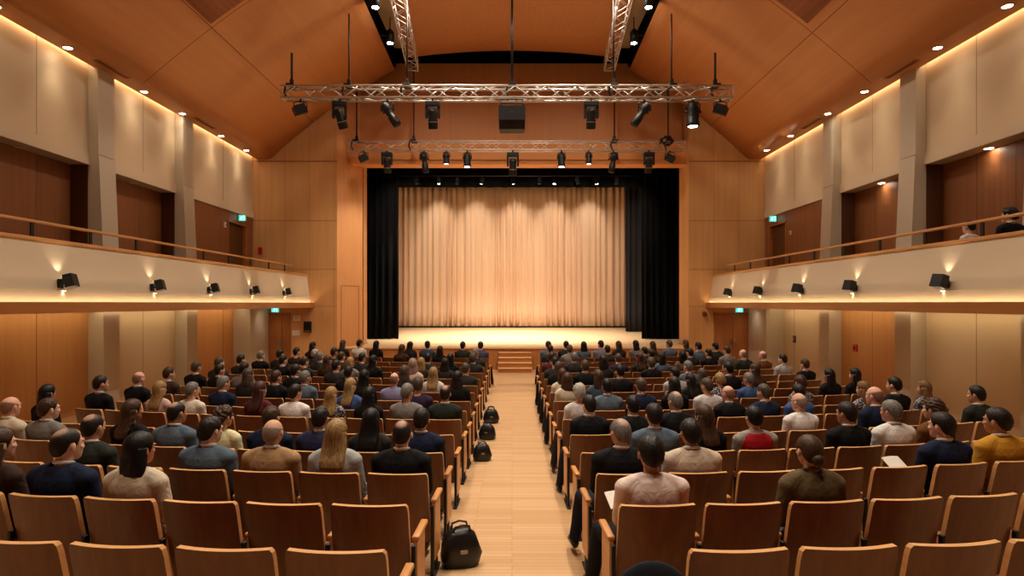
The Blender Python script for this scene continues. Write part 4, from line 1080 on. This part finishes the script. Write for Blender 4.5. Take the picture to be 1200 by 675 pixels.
COL = dict(black=(20,20,22), charcoal=(46,44,43), charcoalg=(36,42,38), navy=(26,34,58), navyp=(42,44,76), slate=(88,102,116), slateb=(62,74,88), slatep=(74,74,96), forest=(44,48,42), grey=(124,120,116),
    palegrey=(168,168,166), cream=(206,192,168), creamw=(216,206,190), tan=(164,130,92), white=(226,220,214), whiteg=(206,200,198), pink=(206,172,160), pinkcream=(232,208,196), beige=(202,182,160),
    yellowcream=(222,212,166), dkbrown=(62,44,36), patterned=(176,172,172), blue=(62,88,134), purple=(50,34,58), lilac=(136,132,168), lilacg=(128,124,142), maroon=(86,34,38), red=(156,20,30), olive=(96,80,54),
    brown=(106,66,36), mustard=(196,142,46))
CNAME = dict(black='black', charcoal='charcoal', charcoalg='dark green-grey', navy='navy', navyp='indigo', slate='blue-grey', slateb='dark blue-grey', slatep='slate', forest='dark olive-grey', grey='grey', palegrey='pale grey',
    cream='cream', creamw='off-white', tan='tan', white='white', whiteg='pale', pink='pale pink', pinkcream='pinkish cream', beige='beige', yellowcream='pale yellow', dkbrown='dark brown', patterned='patterned', blue='blue',
    purple='dark purple', lilac='lilac', lilacg='grey-lilac', maroon='maroon', red='red', olive='olive brown', brown='brown', mustard='mustard')
HCOL = dict(dk=(44,32,24), bk=(18,15,14), br=(92,60,36), gy=(158,150,142), gb=(104,86,70), bl=(206,164,104), bb=(164,120,72), rb=(92,50,36), pb=(206,168,146), wh=(224,214,200), rd=(120,80,58))
SK = [(218,174,148), (208,160,132), (200,152,124), (222,180,154), (186,134,104), (212,166,140)]
ME = {}
def get(key, fn):
    if key not in ME: ME[key] = fn()
    return ME[key]
def person(loc, rz, style, hc, cloth, garment, label, seed, near, pose=None, scale=1., group='seated audience', cat='person', out=0, wide=1.):
    if style == 'bald' and hc == 'dk': style = 'thinning'
    if style == 'bald' and hc == 'gy' and seed % 2: style = 'thinning'
    r = random.Random(seed); sex = 'f' if style in ('bob', 'long', 'wavy', 'bun') or (style == 'curly' and hc in ('br', 'wh', 'bl', 'rb')) else 'm'
    pose = pose or ('lap' if not near else r.choice(['lap', 'lap', 'wide'])); lod = 1 if near else 0
    yaw = r.choice([-.3, 0., 0., .3]) if abs(loc[0]) < 2.6 else (.3 if loc[0] > 0 else -.3)*(r.random() < .75); vb = .0075 if near else .014; vc = .012 if near else .019
    kind = {'suit': 'suit', 'tweed': 'suit', 'top': 'top', 'vest': 'shirt', 'shirt': 'shirt', 'polo': 'shirt'}[garment]
    t = thing('person', label, cat, loc, rz, group); t.scale = (scale*wide, scale*(1+(wide-1)*.3), scale)
    skin = srgb(*r.choice(SK)) if not (style == 'bald' and hc == 'rd') else srgb(222,168,146)
    if (style, hc, cloth) in (('bob', 'bk', 'cream'),): skin = srgb(190,132,100)
    bm = get(('b', sex, pose, lod, out), lambda: body_mesh(sex, pose, vb, out)); bm = get(('b', sex, pose, lod, out, yaw), lambda: yawed(bm, yaw))
    inst(bm, 'body', t, colour=skin)
    main = srgb(*COL[cloth]) if garment != 'vest' else srgb(150,140,132)
    jk = inst(get(('t', sex, pose, kind, lod), lambda: top_mesh(sex, pose, kind, vc)), {'suit': 'jacket', 'top': 'top', 'shirt': 'shirt'}[kind], t, colour=main)
    if cloth == 'patterned': 
        pm = get(('tp', sex, pose, kind, lod), lambda: jk.data.copy())
        pm.materials[0] = M_pattern; jk.data = pm
    if garment == 'vest': inst(get(('v', lod), lambda: vest_mesh(vc)), 'vest', t, colour=srgb(*COL[cloth]))
    if kind == 'suit': inst(get(('c', sex), lambda: collar_mesh(sex)), 'shirt_collar', t, colour=srgb(*r.choice([(236,232,226), (222,226,234), (240,236,228)])) if sex == 'm' else main)
    tr = r.choice([(30,30,33), (38,36,38), (28,32,46), (62,78,100), (44,44,48)])
    inst(get(('l', sex, lod, out), lambda: trouser_mesh(sex, vc, out)), 'trousers', t, colour=srgb(*tr))
    sh = get('shoe', shoe_mesh); sc_ = srgb(*r.choice([(22,18,16), (48,32,22), (16,16,17)]))
    for s in (-1, 1): q = 1 if out == s else 0; inst(sh, 'shoe', t, (s*(.122+.21*q), -.095+.07*q, 0), colour=sc_)
    P = Matrix.Translation((0, .205, 0)) @ Matrix.Rotation(yaw, 4, 'Z') @ Matrix.Translation((0, -.205, 0))
    h = inst(get(('h', style, lod), lambda: hair_mesh(style, lod)), 'hair', t, colour=srgb(*HCOL[hc])); h.matrix_local = P
    if near:
        for s in (-1, 1):
            for nm, fn in (('eye', eye_mesh), ('eyebrow', brow_mesh)):
                o = inst(get((nm, s), lambda: fn(s)), nm, t, colour=srgb(*(HCOL[hc] if hc in ('dk', 'bk', 'br') else (104, 78, 58)))); o.matrix_local = P
                if sex == 'f': o.matrix_local = P @ Matrix.Translation(HC) @ Matrix.Scale(.968, 4) @ Matrix.Translation(-HC)
    if kind == 'suit' and sex == 'm' and r.random() < .6: inst(get('tie', tie_mesh), 'tie', t, colour=srgb(*r.choice([(70,24,30), (28,36,66), (52,50,54), (40,60,56)])))
    if sex == 'f':
        S = Matrix.Translation(HC) @ Matrix.Scale(.975, 4) @ Matrix.Translation(-HC); h.matrix_local = P @ S
    return t

PEOPLE = """1 -1 3 -7 0 bob bk cream tweed
1 -1 4 -8 6 bald dk navy suit
1 -1 5 5 -5 bob br dkbrown top
1 1 0 3 -5 short dk pinkcream shirt
1 1 2 -8 3 bun br olive suit
2 -1 0 0 -1 bald dk black suit
2 -1 1 -2 2 long bl palegrey suit
2 -1 2 1 1 bald gy tan suit
2 -1 3 -6 4 short dk slate suit
2 -1 5 -8 2 bald dk forest suit
2 1 0 -6 6 bald gy black suit
2 1 1 8 4 short dk beige suit
2 1 5 -8 5 short dk navy suit
2 1 6 -8 9 short dk mustard suit
3 -1 0 -1 -3 short dk navy suit
3 -1 1 8 -4 long bk charcoal top
3 -1 2 3 -3 short dk navyp suit
3 -1 3 7 -3 short br navy suit
3 -1 4 4 -4 curly br yellowcream top
3 -1 5 0 1 bald dk slate suit
3 -1 6 -8 3 wavy br black top
3 -1 8 -8 -1 short br grey suit
3 -1 9 -8 0 bald rd cream suit
3 1 1 8 4 short dk slate suit
3 1 2 8 1 long br black top
3 1 3 8 -3 short bk red vest
3 1 5 -8 0 short dk black suit
3 1 6 -8 1 short gy white suit
3 1 7 -8 2 curly br brown suit
4 -1 10 1 5 bob bk black top
4 1 0 2 2 short dk black suit
4 1 1 3 0 short bk black suit
4 1 2 2 8 bald gy black suit
4 1 5 8 1 bald gy white polo
4 1 7 8 10 bald rd navy suit
4 1 10 -6 2 short dk forest suit
5 -1 0 8 2 bald dk charcoalg suit
5 -1 1 5 5 short gy grey top
5 -1 2 7 -3 long bk black top
5 -1 3 -8 -4 long bl patterned top
5 -1 4 -2 0 short dk white shirt
5 -1 5 -5 5 long rb maroon top
5 -1 7 0 -1 short gy creamw top
5 -1 8 -2 0 long bl pink top
5 -1 10 1 7 short dk black suit
5 1 0 2 6 curly wh whiteg top
5 1 4 -2 -2 bald rd black suit
5 1 5 -4 -1 short gb navy suit
5 1 6 -4 -3 short dk blue shirt
5 1 8 -8 -1 wavy bb patterned top
5 1 9 0 7 short dk black suit
5 1 10 3 -6 long bb patterned top
6 -1 1 5 5 short gb purple top
6 -1 3 4 0 long bl blue top
6 -1 7 0 -1 short gy navy suit
6 -1 10 -8 5 bald rd black suit
6 1 1 8 1 short bk slate suit
6 1 2 8 2 short gb navy suit
6 1 3 7 4 bob dk black top
6 1 4 8 -1 short gb whiteg top
6 1 7 -8 1 curly rb patterned top
7 -1 0 6 5 bob dk black suit
7 -1 2 -8 -1 bald rd lilac shirt
7 -1 3 0 6 long bk black top
7 -1 5 8 0 short gy slate suit
7 -1 6 7 -1 short br black suit
7 -1 7 8 4 bob gb charcoal top
7 -1 10 -8 0 short br dkbrown suit
7 1 0 7 0 bob br cream top
7 1 1 8 7 bob br slateb suit
7 1 4 7 -6 long dk black top
7 1 5 8 -6 curly bl patterned top
7 1 6 8 -7 short gy blue shirt
7 1 9 -3 -2 bob bk black suit
7 1 10 8 -3 bob bk black suit
8 -1 1 7 -2 long bl whiteg top
8 -1 2 -8 3 bob gb charcoal suit
8 -1 4 -8 -2 short dk black suit
8 -1 6 8 1 short dk black suit
8 -1 8 -8 3 short dk grey suit
8 -1 9 -8 -5 short dk black suit
8 -1 10 -8 3 short gb black suit
8 1 0 6 -6 bob br cream suit
8 1 2 8 4 short bk black suit
8 1 4 -8 -5 short dk palegrey suit
8 1 5 -5 -10 long gb black top
8 1 6 -3 8 short bk black suit
8 1 7 5 2 long br dkbrown top
9 -1 0 2 -5 short gb charcoal suit
9 -1 2 -5 10 bob pb pink top
9 -1 5 -4 1 short dk charcoal suit
9 -1 10 -8 2 short gb charcoal suit
9 1 0 6 1 bob gb black suit
9 1 1 8 5 short gb black suit
9 1 5 8 -2 short gy slate suit
9 1 10 8 -4 short br black suit
10 -1 1 1 -4 bob dk charcoal top
10 -1 2 5 -3 bob bl forest suit
10 -1 4 -3 4 long bk black top
10 -1 5 7 -5 long bl grey top
10 -1 6 8 2 long br dkbrown top
10 -1 7 -8 -6 short br charcoal suit
10 -1 8 -8 -2 short dk black suit
10 -1 10 -8 -4 short dk charcoal suit
10 1 0 6 0 short dk charcoal suit
10 1 2 2 5 bob dk charcoal top
10 1 4 3 -6 curly gb black suit
10 1 10 8 -2 short dk palegrey suit
11 -1 0 2 -2 curly gb charcoal suit
11 -1 1 5 -3 bob bk black top
11 -1 2 7 -3 short dk charcoal suit
11 -1 5 -8 -5 short dk charcoal suit
11 -1 6 4 -1 short br dkbrown suit
11 -1 7 -8 -4 short gy charcoal suit
11 -1 9 -4 5 short dk charcoal suit
11 -1 10 -5 -3 short gy black suit
11 1 0 4 4 short rb maroon top
11 1 1 8 2 short gy charcoal suit
11 1 3 -8 -5 short rd purple suit
11 1 4 -8 -2 long br charcoal top
11 1 5 -1 -2 bob dk slate top
11 1 6 -6 3 bob bk olive top
11 1 9 -8 5 bald rd forest suit
11 1 10 -4 -3 bald rd brown suit
12 -1 0 4 3 curly gy charcoal suit
12 -1 7 -8 0 short dk charcoal top
12 -1 8 -8 -8 curly wh charcoal suit
12 -1 9 -8 -2 short dk charcoal top
12 1 5 6 -5 short dk black suit
12 1 7 4 -2 short dk charcoal suit
12 1 8 -3 -6 short dk black suit
12 1 9 -8 5 short br grey suit
13 -1 2 1 -2 bob dk black top
13 -1 4 -3 4 long br dkbrown top
13 -1 9 8 10 long dk black top
13 1 0 -2 3 short dk charcoal suit
13 1 1 1 3 short gb grey suit
13 1 3 -7 0 short dk charcoal suit
13 1 5 -4 -10 short bk charcoal suit
13 1 8 -1 9 short bk slate suit
13 1 9 -8 6 short dk charcoal suit
14 -1 0 -4 4 short dk slatep suit
14 -1 1 -8 4 short dk charcoal suit
14 -1 3 -6 6 short dk slateb suit
14 -1 4 -8 3 long dk charcoal top
14 -1 6 8 5 bob dk black top
14 -1 7 2 9 short dk white shirt
14 -1 8 0 6 bob gb charcoal top
14 1 0 2 7 short dk slate suit
14 1 1 5 7 short bk charcoal suit
14 1 2 3 4 bob dk slate top
14 1 3 -4 8 short dk lilacg suit
14 1 4 8 5 bob br charcoal top
14 1 5 8 8 bob dk grey top
14 1 6 8 2 long br grey top
14 1 7 8 6 short gb slate suit
14 1 8 8 6 long br brown top"""
def build_audience():
    chair_meshes(); taken = {}
    rows = [l.split() for l in PEOPLE.strip().split('\n')]
    for q in rows: taken[int(q[0]), int(q[1]), int(q[2])] = q
    for i in range(15):
        for sd in (-1, 1):
            for k in range(NS[i]): make_chair(i, sd, k, (i, sd, k) in taken)
    GN = {'suit': 'jacket', 'tweed': 'tweed jacket', 'top': 'top', 'vest': 'waistcoat', 'shirt': 'shirt', 'polo': 'polo shirt'}
    for n, ((i, sd, k), q) in enumerate(sorted(taken.items())):
        dx, dz, style, hc, cloth, garment = int(q[3]), int(q[4]), q[5], q[6], q[7], q[8]
        x, y, z = seat_pos(i, sd, k); th = math.asin(x/RC); base = 1.25 if i < 3 else 1.3 if i < 6 else 1.33
        s = max(.945, min(1.03, (base+dz*.006)/1.345))
        ox = max(-.006, min(.006, dx*.002))
        lab = 'person in %s %s in %s block, %s row from back, %s seat from aisle' % (CNAME[cloth], GN[garment], 'left' if sd < 0 else 'right', ORD[i].replace('rearmost', 'first'), ORD1[k])
        pose = 'paper' if (i, sd, k) in ((1,-1,4), (1,1,0), (2,1,5)) else None
        person((x+ox*math.cos(th), y+ox*math.sin(th), z), th, style, hc, cloth, garment, lab, n*31+5, i <= 4, pose, s, out=(-sd if k == 0 and (sd > 0 or i in (4, 13, 14)) else 0), wide=(1.04 if i < 3 else 1. if i == 3 else .94))

# ------------------------------------------------------------------ things people brought
def bag(x, y, z, s, label, rz=0.):
    t = thing('handbag', label, 'bag', (x, y, z), rz, 'black bags by the aisle')
    m = MB(); K = [(.0, .13, .085), (.015, .155, .10), (.10, .17, .115), (.19, .15, .10), (.26, .115, .07), (.30, .07, .04)]
    vs = []; n = 28
    for h, a, b in K:
        for q in range(n):
            A = 2*PI*q/n; e = .75; ca, sa = math.cos(A), math.sin(A)
            vs.append((math.copysign(abs(ca)**e, ca)*a*s*(1+.04*math.sin(A*5+h*30)), math.copysign(abs(sa)**e, sa)*b*s*(1+.05*math.sin(A*4+h*22)), h*s))
    m.add(vs, [(j*n+q, j*n+(q+1) % n, (j+1)*n+(q+1) % n, (j+1)*n+q) for j in range(len(K)-1) for q in range(n)]+[tuple(range(n))[::-1], tuple((len(K)-1)*n+q for q in range(n))])
    m.build('bag_body', M_leather, t, True)
    for q in (-1, 1): MB().tube([(-.07*s, q*.03*s, .28*s), (-.06*s, q*.05*s, .33*s), (0, q*.055*s, .345*s), (.06*s, q*.05*s, .33*s), (.07*s, q*.03*s, .28*s)], .009*s, 8).build('strap', M_leather, t, True)
    MB().bbox(-.03*s, .03*s, -.112*s, -.098*s, .13*s, .16*s, .003).build('clasp', M_steel, t)
def paper(x, y, z, w, h, rx, rz, label, mat=None):
    t = MB(); n = 8
    for f in (0, 1):
        for i in range(n+1):
            for j in (0, 1): t.v.append(((i/n-.5)*w, (j-.5)*h, .012*math.sin(i/n*PI)+f*.003))
    for f in (0, 1):
        for i in range(n): a = f*(2*n+2)+2*i; t.f.append((a, a+2, a+3, a+1)); t.mi.append(0)
    o = t.build('paper_programme', mat or M_paper); o.location = (x, y, z); o.rotation_euler = (rx, 0, rz); tag(o, label, 'programme', 'paper programmes'); return o
def build_items():
    global M_leather
    M_leather = plain('black_leather', srgb(16,16,18), .35, 0, .5, .3, 30.)
    s = lambda px, d: (px-600)*d/F
    bag(-.455, 5.3, zfloor(5.3), 1.08, 'large black handbag standing on the floor beside the second occupied aisle chair', .35)
    bag(-.48, 9.6, 0, .9, 'small black bag on the aisle floor, nearest of the three bags in a line', .2)
    bag(-.46, 11.1, 0, .95, 'small black bag on the aisle floor, middle of the three bags in a line', -.2)
    bag(-.44, 12.6, 0, 1., 'small black bag on the aisle floor, farthest of the three bags in a line', .1)
    def on(i, sd, k, lx, ly, lz):
        x, y, z = seat_pos(i, sd, k); th = math.asin(x/RC); c, q = math.cos(th), math.sin(th); return x+lx*c-ly*q, y+lx*q+ly*c, z+lz
    for (i, sd, k), lx, lz, txt in (((1,-1,4), .12, .765, 'white programme held by the person in navy jacket, left block'), ((1,1,0), -.12, .75, 'white programme held by the person in pinkish cream shirt by the aisle'),
                                    ((2,1,5), -.14, .765, 'white programme held by the person in navy jacket, right block')):
        x, y, z = on(i, sd, k, lx, .60, lz*.96); paper(x, y, z, .2, .15, .6, .25, txt)
    x, y, z = on(1, -1, 3, .12, .55, .60); paper(x, y, z, .22, .16, .15, -.3, 'pale blue leaflet on the lap of the person in cream tweed jacket', plain('pale_blue_paper', srgb(150,168,186), .8))
    # dark padded chair back at the near end of the right block
    t = thing('padded_chair', 'dark blue-grey chair with a rounded padded back at the near aisle end', 'chair', (.61, 2.6, zfloor(2.6)))
    M_pad = plain('dark_blue_fabric', srgb(40,46,54), .9, 0, .15, .3, 160.)
    b = MB(); b.ell((0, 0, .72), (.2, .045, .24), 28, 18); b.build('backrest', M_pad, t, True)
    MB().bbox(-.2, .2, .06, .46, .42, .5, .03, seg=3).build('seat', M_pad, t, True)
    MB().tube([(0, .01, .52), (0, .06, .40), (0, .2, .40)], .02, 8).build('back_bracket', M_fix, t, True)
    for a in (-1, 1):
        for c in (.1, .42): MB().tube([(a*.16, c, .42), (a*.19, c+(.03 if c > .2 else -.03), 0.0)], .012, 8).build('leg', M_fix, t, True)

def balcony_people():
    # two people on the right balcony
    zb = 2.75
    for n, (px, d, style, hc, cloth, garment, rz, txt) in enumerate(((1140, 11.3, 'short', 'dk', 'whiteg', 'top', .35, 'person in pale top sitting behind the handrail of the right balcony'),
                                                            (1187, 10.1, 'curly', 'bk', 'black', 'suit', .2, 'person in black jacket sitting on the right balcony nearest the frame edge'))):
        x = (px-600)*d/F+.0; y = d-.2
        t = thing('auditorium_chair', 'wooden chair on the right balcony under the %s' % ('person in pale top' if n == 0 else 'person in black jacket'), 'chair', (x, y, zb), rz, 'balcony chairs')
        for nm in ('backrest', 'back_cushion', 'seat', 'seat_pan', 'armrest', 'side_panel', 'post', 'foot'): inst(CH[nm], nm, t)
        for nm in ('armrest', 'side_panel', 'post', 'foot'): inst(CH[nm], nm, t, (-.545, 0, 0))
        person((x, y, zb), rz, style, hc, cloth, garment, txt, 900+n, False, 'lap', .99 if n == 0 else 1.03, 'people on the balcony')

# ------------------------------------------------------------------ build
HOUSE = 1350; CURT = 320; WASH = 800; DECK = 1800
build_shell(); build_stage(); build_curtains()
for sd in (-1, 1): build_side(sd)
build_ceiling(); build_rig(); stage_lights(); build_smalls()
build_audience(); build_items(); balcony_people()

w = bpy.data.worlds.new('world'); sc.world = w; w.use_nodes = True
w.node_tree.nodes['Background'].inputs[0].default_value = (.02, .015, .01, 1); w.node_tree.nodes['Background'].inputs[1].default_value = .2
cd = bpy.data.cameras.new('camera'); cam = bpy.data.objects.new('camera', cd); col.objects.link(cam)
cd.sensor_width = 36.; cd.sensor_fit = 'HORIZONTAL'; cd.lens = F/1200*36; cd.shift_y = 17.5/1200; cd.clip_start = .05; cd.clip_end = 200
cam.location = (0, 0, CZ); cam.rotation_euler = (PI/2, 0, 0)
sc.camera = cam
sc.view_settings.view_transform = 'Standard'; sc.view_settings.look = 'None'; sc.view_settings.gamma = 1.; sc.view_settings.exposure = 0.
sc.view_settings.use_curve_mapping = False
sc.cycles.use_denoising = True
sc.cycles.max_bounces = 6; sc.cycles.diffuse_bounces = 4; sc.cycles.glossy_bounces = 3; sc.cycles.sample_clamp_indirect = 8.
sc.cycles.caustics_reflective = False; sc.cycles.caustics_refractive = False
